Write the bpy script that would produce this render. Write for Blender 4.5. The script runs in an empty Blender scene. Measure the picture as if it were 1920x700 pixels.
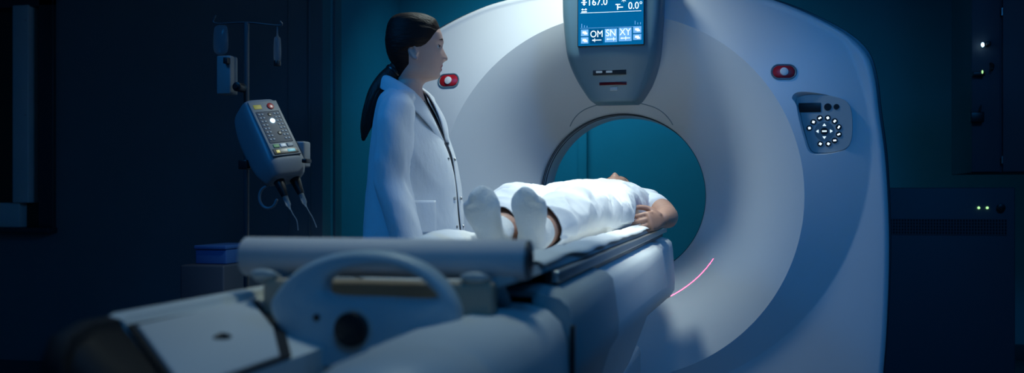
import bpy, bmesh, math, random
from mathutils import Vector, Matrix, noise
random.seed(7)
PI = math.pi
def R(a): return math.radians(a)
SC = bpy.context.scene
COL = SC.collection

# ------------------------------------------------------------------ camera
FPX, CXP, HY = 1900.0, 960.0, 372.0          # focal length in pixels, centre column, horizon row
YAW = R(12.6); CC, SS = math.cos(YAW), math.sin(YAW)
HC = 1.03                                    # camera height
cd = bpy.data.cameras.new('camera'); cam = bpy.data.objects.new('camera', cd); COL.objects.link(cam)
cam.location = (0, 0, HC); cam.rotation_euler = (R(90), 0, YAW)
cd.sensor_width = 36; cd.lens = FPX/1920*36; cd.shift_y = (HY-350)/1920
cd.dof.use_dof = True; cd.dof.focus_distance = 3.75; cd.dof.aperture_fstop = 2.6
cd.clip_start = 0.05
SC.camera = cam

# ------------------------------------------------------------------ light
SC.view_settings.view_transform = 'Standard'; SC.view_settings.look = 'None'
SC.view_settings.exposure = 0.0; SC.view_settings.gamma = 1.0; SC.view_settings.use_curve_mapping = False
w = bpy.data.worlds.new('world'); SC.world = w; w.use_nodes = True
w.node_tree.nodes['Background'].inputs[0].default_value = (0.03, 0.28, 0.85, 1)
w.node_tree.nodes['Background'].inputs[1].default_value = 0.035

def area(name, loc, target, sx, sy, power, color, spread=180):
    l = bpy.data.lights.new(name, 'AREA'); l.shape = 'RECTANGLE'; l.size = sx; l.size_y = sy
    l.energy = power; l.color = color; l.spread = R(spread)
    o = bpy.data.objects.new(name, l); COL.objects.link(o); o.location = loc
    d = Vector(target)-Vector(loc); o.rotation_euler = d.to_track_quat('-Z', 'Y').to_euler()
    return o
# white-blue ceiling lamp over the couch, blue mood lamps, an added blue fill behind the camera, teal lamp behind the gantry
area('ceiling_lamp_over_scanner', (-0.84, 3.93, 2.70), (-0.80, 4.00, 0.9), 0.22, 0.22, 10.5, (0.84, 1.0, 0.99), 105)
area('ceiling_lamp_over_couch', (-0.22, 3.05, 2.70), (-0.38, 3.12, 0.9), 0.3, 0.3, 4.4, (0.86, 1.0, 0.97), 56)
area('ceiling_lamp_over_foot', (-0.60, 1.85, 2.70), (-0.58, 1.78, 0.9), 0.4, 0.4, 1.6, (0.80, 1.0, 0.92), 70)
area('blue_ceiling_lamp_left', (-2.1, 2.2, 2.6), (-1.0, 3.2, 1.1), 0.6, 0.6, 7, (0.02, 0.31, 0.97), 120)
area('blue_ceiling_lamp_right', (1.3, 2.4, 2.6), (0.2, 3.6, 0.9), 0.6, 0.6, 9.5, (0.02, 0.31, 0.97), 120)
area('added_blue_fill_front', (0.2, -0.2, 2.5), (-0.5, 1.4, 0.9), 0.6, 0.6, 2.4, (0.02, 0.34, 0.95), 100)  # unseen fill, added to turn the camera-facing surfaces bluer
area('teal_ceiling_lamp_rear', (-1.15, 6.0, 2.65), (-1.0, 7.0, 1.0), 1.2, 0.5, 11, (0.04, 0.52, 0.82), 135)

# ------------------------------------------------------------------ materials
def mat(name, col, rough=0.5, metal=0.0, bump=0.0, bscale=40, var=0.06, vscale=6, emit=None, estr=0, alpha=1, spec=0.5, stretch=(1,1,1), coat=0, trans=0, bdist=0.01):
    m = bpy.data.materials.new(name); m.use_nodes = True
    nt = m.node_tree; b = nt.nodes['Principled BSDF']
    b.inputs['Roughness'].default_value = rough; b.inputs['Metallic'].default_value = metal
    b.inputs['Specular IOR Level'].default_value = spec
    b.inputs['Coat Weight'].default_value = coat
    b.inputs['Transmission Weight'].default_value = trans
    tc = nt.nodes.new('ShaderNodeTexCoord'); mp = nt.nodes.new('ShaderNodeMapping')
    mp.inputs['Scale'].default_value = stretch
    nt.links.new(tc.outputs['Object'], mp.inputs['Vector'])
    n1 = nt.nodes.new('ShaderNodeTexNoise'); n1.inputs['Scale'].default_value = vscale; n1.inputs['Detail'].default_value = 4
    nt.links.new(mp.outputs['Vector'], n1.inputs['Vector'])
    mx = nt.nodes.new('ShaderNodeMix'); mx.data_type = 'RGBA'
    a = [max(0, c*(1-var)) for c in col[:3]]+[1]; c2 = [min(1, c*(1+var)) for c in col[:3]]+[1]
    mx.inputs['A'].default_value = a; mx.inputs['B'].default_value = c2
    nt.links.new(n1.outputs['Fac'], mx.inputs['Factor']); nt.links.new(mx.outputs['Result'], b.inputs['Base Color'])
    if bump:
        n2 = nt.nodes.new('ShaderNodeTexNoise'); n2.inputs['Scale'].default_value = bscale; n2.inputs['Detail'].default_value = 6
        nt.links.new(mp.outputs['Vector'], n2.inputs['Vector'])
        bp = nt.nodes.new('ShaderNodeBump'); bp.inputs['Strength'].default_value = bump; bp.inputs['Distance'].default_value = bdist
        nt.links.new(n2.outputs['Fac'], bp.inputs['Height']); nt.links.new(bp.outputs['Normal'], b.inputs['Normal'])
    if emit:
        b.inputs['Emission Color'].default_value = (*emit, 1); b.inputs['Emission Strength'].default_value = estr
    if alpha < 1: b.inputs['Alpha'].default_value = alpha
    return m
M = {
 'wall':    mat('painted_wall', (0.20, 0.25, 0.28), 0.8, bump=0.08, bscale=120),
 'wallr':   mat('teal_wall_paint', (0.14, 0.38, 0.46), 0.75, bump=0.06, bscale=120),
 'floor':   mat('vinyl_floor', (0.07, 0.085, 0.105), 0.35, vscale=12),
 'ceil':    mat('ceiling_paint', (0.2, 0.22, 0.24), 0.9),
 'white':   mat('white_gloss_plastic', (0.74, 0.75, 0.76), 0.38, var=0.02),
 'funnel':  mat('white_satin_plastic', (0.69, 0.71, 0.72), 0.5, var=0.02),
 'tablew':  mat('table_white_plastic', (0.72, 0.74, 0.74), 0.42, var=0.03),
 'grey':    mat('grey_plastic', (0.42, 0.46, 0.47), 0.45, var=0.03),
 'midgrey': mat('bezel_grey_plastic', (0.11, 0.20, 0.25), 0.4, var=0.03),
 'dark':    mat('black_plastic', (0.012, 0.013, 0.015), 0.35),
 'darkm':   mat('dark_gunmetal', (0.06, 0.07, 0.08), 0.4, metal=0.3),
 'cap':     mat('end_cap_black', (0.010, 0.012, 0.016), 0.6, spec=0.25),
 'steel':   mat('brushed_steel', (0.55, 0.57, 0.58), 0.3, metal=0.9, stretch=(1, 1, 30)),
 'beige':   mat('beige_foam', (0.46, 0.36, 0.27), 0.8, bump=0.1, bscale=200),
 'paper':   mat('exam_paper', (0.80, 0.80, 0.78), 0.8, bump=0.25, bscale=30),
 'rollp':   mat('paper_roll_paper', (0.66, 0.64, 0.66), 0.75),
 'shirt':   mat('white_cotton', (0.84, 0.84, 0.84), 0.85, bump=0.3, bscale=14, bdist=0.02),
 'sock':    mat('white_sock_knit', (0.78, 0.77, 0.74), 0.95, bump=0.3, bscale=160),
 'coat':    mat('lab_coat_cotton', (0.66, 0.69, 0.72), 0.8, bump=0.35, bscale=9, bdist=0.03, stretch=(1, 1, .45)),
 'blouse':  mat('dark_navy_blouse', (0.012, 0.016, 0.03), 0.8),
 'skin':    mat('skin', (0.55, 0.35, 0.29), 0.5, var=0.10, vscale=30),
 'skin2':   mat('skin_tanned', (0.50, 0.27, 0.19), 0.5, var=0.12, vscale=30),
 'lip':     mat('lip', (0.42, 0.15, 0.15), 0.4),
 'hair':    mat('brown_hair', (0.017, 0.008, 0.006), 0.6, bump=0.3, bscale=1.0, stretch=(16, 170, 170), spec=0.2),
 'tail':    mat('ponytail_hair', (0.028, 0.014, 0.010), 0.5, bump=0.35, bscale=1.0, stretch=(170, 170, 14), spec=0.3),
 'eye':     mat('eye_white', (0.6, 0.6, 0.6), 0.15),
 'iris':    mat('iris', (0.03, 0.02, 0.02), 0.15),
 'trouser': mat('navy_trousers', (0.02, 0.03, 0.06), 0.85),
 'red':     mat('red_button', (0.45, 0.012, 0.02), 0.3),
 'yellow':  mat('yellow_sticker', (0.7, 0.5, 0.05), 0.5),
 'btnwhite':mat('white_button', (0.80, 0.80, 0.80), 0.4),
 'screen':  mat('screen_blue', (0.0, 0.03, 0.06), 0.2, emit=(0.0, 0.105, 0.29), estr=1.0),
 'screend': mat('screen_dark_tile', (0.0, 0.02, 0.04), 0.2, emit=(0.0, 0.05, 0.16), estr=1.0),
 'screenl': mat('screen_light_tile', (0.1, 0.2, 0.3), 0.2, emit=(0.13, 0.36, 0.72), estr=1.0),
 'glow':    mat('screen_white_glyph', (0.5, 0.6, 0.7), 0.4, emit=(0.75, 0.92, 1.0), estr=1.1),
 'led':     mat('blue_white_led', (0.5, 0.7, 1), 0.4, emit=(0.45, 0.78, 1.0), estr=6),
 'ledg':    mat('green_led', (0.4, 0.8, 0.4), 0.4, emit=(0.45, 0.9, 0.35), estr=1.2),
 'glass':   mat('dark_window_glass', (0.05, 0.055, 0.035), 0.25, spec=0.4),
 'frame':   mat('window_frame_lit', (0.70, 0.86, 0.84), 0.4),  # brightened colour stands in for control room light on the frame
 'injw':    mat('injector_plastic_dimmed', (0.20, 0.23, 0.26), 0.4, var=0.03),  # white plastic of head and panel, darkened in colour for the dim corner
 'injp':    mat('injector_panel_dimmed', (0.19, 0.215, 0.23), 0.5, var=0.03),
 'cab':     mat('cabinet_paint', (0.07, 0.085, 0.11), 0.55),
 'fluid':   mat('clear_bag_plastic', (0.25, 0.30, 0.34), 0.15, alpha=0.22),
 'syr':     mat('clear_syringe_plastic', (0.5, 0.6, 0.65), 0.08, alpha=0.22),
 'keypad':  mat('keypad_print', (0.24, 0.29, 0.33), 0.5),
 'bluebox': mat('blue_box', (0.05, 0.16, 0.42), 0.6),
}

# ------------------------------------------------------------------ helpers
def at(px, py, Y):
    "point of the depth plane Y seen at a pixel of the photograph"
    t = (px-CXP)/FPX
    X = Y*(t*CC-SS)/(CC+t*SS); d = Y*CC-X*SS
    return Vector((X, Y, HC-(py-HY)*d/FPX))
def scale_at(px, Y):
    p = at(px, HY, Y); return FPX/(Y*CC-p.x*SS)
def empty(name, loc):
    o = bpy.data.objects.new(name, None); COL.objects.link(o); o.location = loc; o.empty_display_size = 0.1
    return o
def tag(o, label=None, cat=None, group=None, kind=None):
    if label: o['label'] = label
    if cat: o['category'] = cat
    if group: o['group'] = group
    if kind: o['kind'] = kind
    return o
def wm(o):
    m = Matrix.Translation(o.location)
    if o.parent: m = wm(o.parent) @ o.matrix_parent_inverse @ m
    return m
def link(name, src, m, parent=None, smooth=True, sharp=40, label=None):
    if isinstance(src, bmesh.types.BMesh):
        bmesh.ops.recalc_face_normals(src, faces=src.faces)
        if smooth:
            for f in src.faces: f.smooth = True
            for e in src.edges:
                if len(e.link_faces) == 2 and e.calc_face_angle(0) > R(sharp): e.smooth = False
        me = bpy.data.meshes.new(name); src.to_mesh(me); src.free()
    else: me = src
    me.materials.clear()
    for mm in (m if isinstance(m, (list, tuple)) else [m]): me.materials.append(mm)
    o = bpy.data.objects.new(name, me); COL.objects.link(o)
    n = len(me.vertices)
    if n:   # origin at the base centre
        xs = [v.co.x for v in me.vertices]; ys = [v.co.y for v in me.vertices]; zs = [v.co.z for v in me.vertices]
        c = Vector(((min(xs)+max(xs))/2, (min(ys)+max(ys))/2, min(zs)))
        me.transform(Matrix.Translation(-c)); o.location = c
    if parent:
        o.parent = parent; o.matrix_parent_inverse = wm(parent).inverted()
    if label: o['label'] = label
    return o
def struct(name, bm, m, parent=None, **k):
    o = link(name, bm, m, parent, **k)
    if not parent: o['kind'] = 'structure'
    return o
def box(bm, x0, x1, y0, y1, z0, z1, bev=0.0, seg=3, M_=None):
    r = bmesh.ops.create_cube(bm, size=1)
    vs = r['verts']
    for v in vs: v.co = Vector(((x0+x1)/2+v.co.x*(x1-x0), (y0+y1)/2+v.co.y*(y1-y0), (z0+z1)/2+v.co.z*(z1-z0)))
    if bev:
        es = list({e for v in vs for e in v.link_edges})
        r2 = bmesh.ops.bevel(bm, geom=es, offset=bev, segments=seg, profile=0.5, affect='EDGES')
        vs = list({v for v in r2['verts']} | {v for v in vs if v.is_valid})
    if M_ is not None:
        for v in vs: v.co = M_ @ v.co
    return vs
def cat_rom(pts, n):
    "smooth interpolation of a list of equal-length tuples"
    out = []; L = len(pts)
    for i in range(L-1):
        p0 = pts[max(i-1, 0)]; p1 = pts[i]; p2 = pts[i+1]; p3 = pts[min(i+2, L-1)]
        for k in range(n):
            t = k/n
            out.append(tuple(0.5*((2*b)+(-a+c)*t+(2*a-5*b+4*c-d)*t*t+(-a+3*b-3*c+d)*t**3) for a, b, c, d in zip(p0, p1, p2, p3)))
    out.append(tuple(pts[-1])); return out
def skin_rings(bm, rings, closed=True, cap=True):
    vr = [[bm.verts.new(p) for p in r] for r in rings]
    n = len(vr[0])
    for a, b in zip(vr, vr[1:]):
        for i in range(n if closed else n-1):
            j = (i+1) % n
            bm.faces.new((a[i], a[j], b[j], b[i]))
    if cap and closed:
        bm.faces.new(list(reversed(vr[0]))); bm.faces.new(vr[-1])
    return vr
def tube(bm, pts, radii, n=14, sub=5, cap=True, flat=None, roundcap=True):
    """swept tube; radii float or (r_side, r_flat) pairs, flat = reference normal of the thin axis"""
    rr = radii if isinstance(radii, (list, tuple)) else [radii]*len(pts)
    rr = [r if isinstance(r, (list, tuple)) else (r, r) for r in rr]
    data = [tuple(p)+tuple(r) for p, r in zip(pts, rr)]
    if sub > 1 and len(data) > 2: data = cat_rom(data, sub)
    P = [Vector(d[:3]) for d in data]; RR = [(max(d[3], 1e-4), max(d[4], 1e-4)) for d in data]
    T = []
    for i in range(len(P)):
        t = P[min(i+1, len(P)-1)]-P[max(i-1, 0)]; T.append(t.normalized() if t.length > 1e-9 else Vector((0, 0, 1)))
    if roundcap and cap:
        r0, r1 = RR[0], RR[-1]; p0, p1, t0, t1 = P[0].copy(), P[-1].copy(), T[0], T[-1]
        pre = [(p0-t0*min(r0)*math.sin(a), (r0[0]*math.cos(a), r0[1]*math.cos(a)), t0) for a in (R(80), R(55), R(28))]
        post = [(p1+t1*min(r1)*math.sin(a), (r1[0]*math.cos(a), r1[1]*math.cos(a)), t1) for a in (R(28), R(55), R(80))]
        P = [a[0] for a in pre]+P+[a[0] for a in post]; RR = [a[1] for a in pre]+RR+[a[1] for a in post]; T = [t0]*3+T+[t1]*3
    ref = Vector(flat) if flat is not None else (Vector((0, 0, 1)) if abs(T[0].z) < 0.9 else Vector((1, 0, 0)))
    rings = []
    for p, r, t in zip(P, RR, T):
        nrm = (ref-t*ref.dot(t)); nrm = nrm.normalized() if nrm.length > 1e-6 else t.orthogonal().normalized()
        sd = t.cross(nrm)
        if flat is None: ref = nrm
        rings.append([p+sd*(r[0]*math.cos(2*PI*k/n))+nrm*(r[1]*math.sin(2*PI*k/n)) for k in range(n)])
    return skin_rings(bm, rings, True, cap)
def cyl(bm, p0, p1, r0, r1=None, n=24, bev=0.0):
    r1 = r0 if r1 is None else r1
    p0, p1 = Vector(p0), Vector(p1); t = (p1-p0).normalized(); L = (p1-p0).length
    a = t.orthogonal().normalized(); b = t.cross(a)
    prof = [(0, r0), (L, r1)] if not bev else [(0, r0-bev), (bev*.3, r0-bev*.3), (bev, r0), (L-bev, r1), (L-bev*.3, r1-bev*.3), (L, r1-bev)]
    skin_rings(bm, [[p0+t*h+(a*math.cos(2*PI*k/n)+b*math.sin(2*PI*k/n))*r for k in range(n)] for h, r in prof])
def ball(bm, c, rx, ry=None, rz=None, seg=20, M_=None):
    ry = ry or rx; rz = rz or rx
    r = bmesh.ops.create_uvsphere(bm, u_segments=seg, v_segments=seg//2, radius=1)
    for v in r['verts']:
        p = Vector((v.co.x*rx, v.co.y*ry, v.co.z*rz))
        if M_ is not None: p = M_ @ p
        v.co = Vector(c)+p
def prism(bm, loop, d, bev=0.0):
    "extrude a closed loop of points by vector d; optional front bevel towards the loop centre"
    loop = [Vector(p) for p in loop]; d = Vector(d); c = sum(loop, Vector())/len(loop)
    if bev:
        L = d.length; u = d/L
        def inset(k): return [p+(c-p).normalized()*k for p in loop]
        rings = [[p for p in loop], [p+u*(L-bev) for p in loop], [p+u*(L-bev*.3) for p in inset(bev*.3)], [p+u*L for p in inset(bev)]]
    else: rings = [loop, [p+d for p in loop]]
    skin_rings(bm, rings)
def fuse(bm, voxel, smooth=6, factor=0.5):
    "weld overlapping closed pieces into one continuous surface"
    me = bpy.data.meshes.new('tmp'); bmesh.ops.recalc_face_normals(bm, faces=bm.faces); bm.to_mesh(me); bm.free()
    o = bpy.data.objects.new('tmp', me); COL.objects.link(o)
    m = o.modifiers.new('r', 'REMESH'); m.mode = 'VOXEL'; m.voxel_size = voxel
    if smooth:
        s = o.modifiers.new('s', 'SMOOTH'); s.iterations = smooth; s.factor = factor
    dg = bpy.context.evaluated_depsgraph_get(); dg.update()
    out = bpy.data.meshes.new_from_object(o.evaluated_get(dg))
    bpy.data.objects.remove(o); bpy.data.meshes.remove(me)
    for p in out.polygons: p.use_smooth = True
    return out
def displace(me, fn):
    "move every vertex along its normal by fn(co, normal)"
    ns = [v.normal.copy() for v in me.vertices]
    for v, n in zip(me.vertices, ns): v.co = v.co + n*fn(v.co, n)
    me.update()
def text_mesh(s, size, M_, depth=0.0006):
    cu = bpy.data.curves.new('t', 'FONT'); cu.body = s; cu.size = size; cu.extrude = depth; cu.align_x = 'CENTER'; cu.align_y = 'CENTER'
    o = bpy.data.objects.new('t', cu); COL.objects.link(o)
    dg = bpy.context.evaluated_depsgraph_get(); dg.update()
    me = bpy.data.meshes.new_from_object(o.evaluated_get(dg)); bpy.data.objects.remove(o); bpy.data.curves.remove(cu)
    me.transform(M_); return me
def frame_mat(o, x, y, z):
    m = Matrix.Identity(4)
    for i, a in enumerate((x, y, z)):
        a = Vector(a)
        for k in range(3): m[k][i] = a[k]
    for k in range(3): m[k][3] = o[k]
    return m
def merge(bm, me_or_bm):
    if isinstance(me_or_bm, bmesh.types.BMesh):
        me = bpy.data.meshes.new('t'); me_or_bm.to_mesh(me); me_or_bm.free()
    else: me = me_or_bm
    bm.from_mesh(me); bpy.data.meshes.remove(me)

# ================================================================== SETTING
def slab(x0, x1, y0, y1, z0, z1, bev=0):
    bm = bmesh.new(); box(bm, x0, x1, y0, y1, z0, z1, bev); return bm
H = 2.75
YB, YL = 7.0, 5.6
XC = at(605, HY, YL).x
struct('floor', slab(-5.5, 3.2, -0.6, YB+0.1, -0.1, 0), M['floor'])
struct('ceiling', slab(-5.5, 3.2, -0.6, YB+0.1, H, H+0.1), M['ceil'])
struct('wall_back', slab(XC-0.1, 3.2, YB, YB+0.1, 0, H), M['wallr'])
struct('wall_right', slab(3.1, 3.2, -0.6, YB, 0, H), M['wall'])
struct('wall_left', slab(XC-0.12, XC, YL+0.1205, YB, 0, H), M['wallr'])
# near wall on the left with the window opening
wx0, wx1 = -5.4, at(92, HY, YL).x
wz0 = at(60, 428, YL).z; wz1 = at(60, 8, YL).z
bm = bmesh.new()
box(bm, wx1, XC-0.001, YL, YL+0.12, 0, H)
box(bm, -5.5, wx1, YL, YL+0.12, 0, wz0)
box(bm, -5.5, wx1, YL, YL+0.12, wz1, H)
struct('wall_front_left', bm, M['wall'])
win = bmesh.new(); box(win, wx1-0.055, wx1+0.05, YL-0.03, YL+0.1, wz0-0.0, wz1+0.06, 0.006)
box(win, -5.5, wx1+0.05, YL-0.03, YL+0.1, wz1-0.02, wz1+0.06, 0.006)
win_o = struct('window_1', win, M['darkm'])
def wpart(name, bm, m): 
    return link(name, bm, m, win_o)
bm = bmesh.new(); box(bm, at(32, 0, YL).x, at(62, 0, YL).x, YL-0.045, YL+0.06, wz0+0.16, wz1-0.01, 0.008); wpart('window_jamb', bm, M['frame'])
for yy in (38, 216):
    p = at(48, yy, YL-0.045); bm = bmesh.new(); cyl(bm, p, p+Vector((0, -0.004, 0)), 0.005, n=12); wpart('screw', bm, M['steel'])
bm = bmesh.new(); box(bm, -5.5, wx1+0.06, YL-0.09, YL+0.05, wz0-0.03, wz0+0.005, 0.006); wpart('window_sill', bm, M['darkm'])
bm = bmesh.new(); box(bm, -5.5, at(40, 0, YL).x, YL-0.02, YL+0.06, wz0+0.005, wz0+0.16, 0.006); wpart('window_rail', bm, M['frame'])
bm = bmesh.new(); box(bm, -5.5, wx1-0.05, YL+0.05, YL+0.06, wz0, wz1); wpart('window_pane', bm, M['glass'])
# vertical wall trims at the corner
for i, (a, b, dep) in enumerate(((579, 583, 0.012), (541, 543, 0.008))):
    struct('trim_%d' % (i+1), slab(at(a, 0, YL).x, at(b, 0, YL).x, YL-dep, YL-0.001, 0, H, 0.004), M['wall'])
struct('trim_4', slab(XC+.001, XC+.014, YL+.16, YL+.26, 0, H, .003), M['wall'])
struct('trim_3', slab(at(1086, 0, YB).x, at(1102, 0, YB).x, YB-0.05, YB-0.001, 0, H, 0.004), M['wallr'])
struct('baseboard_back', slab(XC+0.02, 3.1, YB-0.02, YB-0.001, 0, 0.1, 0.003), M['cab'])

# ================================================================== GANTRY
GX, GZ, YF = -0.526, 1.04, 4.40
RI, RO, DF = 0.382, 0.795, 0.255
half = [(0, 1.965), (.2, 1.963), (.4, 1.945), (.55, 1.92), (.645, 1.893), (.75, 1.853), (.854, 1.803), (.95, 1.748), (1.016, 1.696), (1.066, 1.63), (1.092, 1.53),
        (1.106, 1.40), (1.13, 1.197), (1.142, .95), (1.142, .73), (1.13, .45), (1.11, .2), (1.10, .02)]
half = cat_rom(half, 6)
outl = [(x, z-GZ) for x, z in half]+[(0, .02-GZ)]
def r_out(phi):
    dx, dz = abs(math.sin(phi)), math.cos(phi)      # phi from straight up
    best = None
    for (x0, z0), (x1, z1) in zip(outl, outl[1:]):
        c0 = x0*dz-z0*dx; c1 = x1*dz-z1*dx
        if c0*c1 <= 0 and (c0 != c1):
            k = c0/(c0-c1); r = (x0+(x1-x0)*k)*dx+(z0+(z1-z0)*k)*dz
            if r > 0: best = r
    return best or 1.0
def funnel_y(r):
    s = (r-RI)/(RO-RI); return YF+DF*(.36*(1-s)+.64*(1-s)**2.1)
def r_two(phi, Ro):                                  # where the sloping ring meets the flat outer face
    k = .20*math.cos(phi); return max(RO+.03, min(Ro-.035, k+math.sqrt(1.07**2-(.20*math.sin(phi))**2)))
def face_y(r, Ro, phi=0.0):
    r2 = r_two(phi, Ro); return YF+.30*(min(r, r2)-RO)+.03*max(0, r-r2)
def gp(phi, r, y): return (GX+r*math.sin(phi), y, GZ+r*math.cos(phi))
NA = 240
PH = [2*PI*k/NA for k in range(NA)]
RP = [r_out(p) for p in PH]
gan = empty('ct_scanner_gantry', (GX, 4.9, 0))
tag(gan, 'large white ring-shaped CT scanner gantry with round bore and overhead screen', 'CT scanner')
# front cover with rounded outer edge, a closed shell with two keypad pockets cut into it
bm = bmesh.new(); rings = []
for q in (0, .03, .35, .7, .97, 1, 1.03):
    rings.append([gp(p, RO+(r_two(p, Ro)-RO)*q, face_y(RO+(r_two(p, Ro)-RO)*q, Ro, p)) for p, Ro in zip(PH, RP)])
for q in (.4, .8, 1):
    ring = []
    for p, Ro in zip(PH, RP):
        a = RO+(r_two(p, Ro)-RO)*1.03; r = a+(max(Ro-.03, a+.004)-a)*q; ring.append(gp(p, r, face_y(r, Ro, p)))
    rings.append(ring)
for a in (18, 36, 54, 72, 90):
    ring = []
    for p, Ro in zip(PH, RP):
        a0 = max(Ro-.03, RO+(r_two(p, Ro)-RO)*1.03+.004); ring.append(gp(p, a0+(Ro-a0)*math.sin(R(a)), face_y(a0, Ro, p)+.03*(1-math.cos(R(a)))))
    rings.append(ring)
rings.append([gp(p, Ro, 4.56) for p, Ro in zip(PH, RP)]); rings.append([gp(p, RO, 4.56) for p in PH]); rings.append(rings[0])
vr = [[bm.verts.new(p) for p in r] for r in rings[:-1]]; vr.append(vr[0])
for a, b in zip(vr, vr[1:]):
    for i in range(NA): bm.faces.new((a[i], a[(i+1) % NA], b[(i+1) % NA], b[i]))
bmesh.ops.recalc_face_normals(bm, faces=bm.faces)
def bool_cut(bm, cutters):
    me = bpy.data.meshes.new('t'); bm.to_mesh(me); bm.free(); o = bpy.data.objects.new('t', me); COL.objects.link(o); cs = []
    for c in cutters:
        bmesh.ops.recalc_face_normals(c, faces=c.faces); m2 = bpy.data.meshes.new('c'); c.to_mesh(m2); c.free(); oc = bpy.data.objects.new('c', m2); COL.objects.link(oc); cs.append(oc)
        md = o.modifiers.new('b', 'BOOLEAN'); md.operation = 'DIFFERENCE'; md.solver = 'EXACT'; md.object = oc
    dg = bpy.context.evaluated_depsgraph_get(); dg.update(); out = bmesh.new(); m3 = bpy.data.meshes.new_from_object(o.evaluated_get(dg)); out.from_mesh(m3)
    for x in cs+[o]: bpy.data.objects.remove(x)
    return out
key_out = [(-.118, .085), (-.135, .115), (-.115, .143), (-.05, .150), (.04, .140), (.10, .118), (.128, .075), (.135, 0), (.130, -.075), (.105, -.118), (.05, -.135), (-.01, -.140), (-.06, -.128), (-.085, -.06), (-.105, .02)]
def smooth_loop(pts, n):
    L = len(pts); out = []
    for i in range(L):
        p0, p1, p2, p3 = pts[i-1], pts[i], pts[(i+1) % L], pts[(i+2) % L]
        for k in range(n):
            t = k/n; out.append(tuple(0.5*((2*b)+(-a+c)*t+(2*a-5*b+4*c-d)*t*t+(-a+3*b-3*c+d)*t**3) for a, b, c, d in zip(p0, p1, p2, p3)))
    return out
YK = 4.462                                            # depth of the keypad pocket floor
KC = [(1, at(1540, 228, YF+.03)), (-1, at(2304-1540, 240, YF+.03))]
def key_ring(mir, c, s_, y, sh=(0, 0)): return [Vector((c.x+mir*(x*s_+sh[0]), y, c.z+z*s_+sh[1])) for x, z in smooth_loop(key_out, 5)]
cuts = []
for mir, c in KC:
    b = bmesh.new(); skin_rings(b, [key_ring(mir, c, 1.12, 4.33), key_ring(mir, c, .86, YK, (.013, -.012))]); cuts.append(b)
bm = bool_cut(bm, cuts)
link('front_cover', bm, M['white'], gan, sharp=25)
# funnel around the bore
bm = bmesh.new(); rings = []
for k in range(33):
    s = k/32; r = RI+.006+(RO-RI-.006)*s
    rings.append([gp(p, r, funnel_y(r)) for p in PH])
rings.insert(0, [gp(p, RI+.001, funnel_y(RI)+.0) for p in PH]); rings.insert(0, [gp(p, RI, funnel_y(RI)+.012) for p in PH])
skin_rings(bm, rings, True, False); link('funnel_cover', bm, M['funnel'], gan, sharp=60)
YR0 = funnel_y(RI)+.012; YR1 = 5.0
bm = bmesh.new(); skin_rings(bm, [[gp(p, RI, y) for p in PH] for y in (YR0, 4.8, YR1)], True, False); link('bore_liner', bm, M['white'], gan)
for yy in (4.69, 4.725, 4.775):
    bm = bmesh.new(); skin_rings(bm, [[gp(p, RI-.0025+.0025*abs(math.cos(a)), yy+.006*math.sin(a)) for p in PH] for a in (-PI/2, -PI/4, 0, PI/4, PI/2)], True, False)
    link('bore_ring', bm, M['darkm'], gan, label='dark ring line inside the bore')
# rear shell: flare, back face and sides
bm = bmesh.new(); rings = []
for k in range(13):
    s = k/12; rings.append([gp(p, RI+.38*s, YR1+.35*s**.6) for p in PH])
rings.append([gp(p, Ro-.06, 5.36) for p, Ro in zip(PH, RP)]); rings.append([gp(p, Ro-.015, 5.32) for p, Ro in zip(PH, RP)])
rings.append([gp(p, Ro+.004, 4.60) for p, Ro in zip(PH, RP)])
skin_rings(bm, rings, True, False); link('rear_cover', bm, M['white'], gan)
bm = bmesh.new()
skin_rings(bm, [[gp(p, Ro+d, y) for p, Ro in zip(PH, RP)] for d, y in ((-.02, 4.535), (.012, 4.54), (.016, 4.55), (.016, 4.60), (-.02, 4.605))], True, False)
link('edge_trim', bm, M['darkm'], gan, label='dark seam strip round the outer edge')
bm = bmesh.new(); box(bm, GX-1.05, GX+1.05, 4.55, 5.3, 0, .06, .01); link('base_plinth', bm, M['darkm'], gan)
# thin seam line over the bore
bm = bmesh.new(); pts = []
for k in range(41):
    a = R(-36+72*k/40); e = abs(k-20)/20; r = .430-.030*(max(0, e-.55)/.45)**2
    pts.append(gp(a, r, funnel_y(r)+.0005))
tube(bm, pts, .0022, n=8, sub=1); link('seam_line', bm, M['midgrey'], gan)

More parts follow.
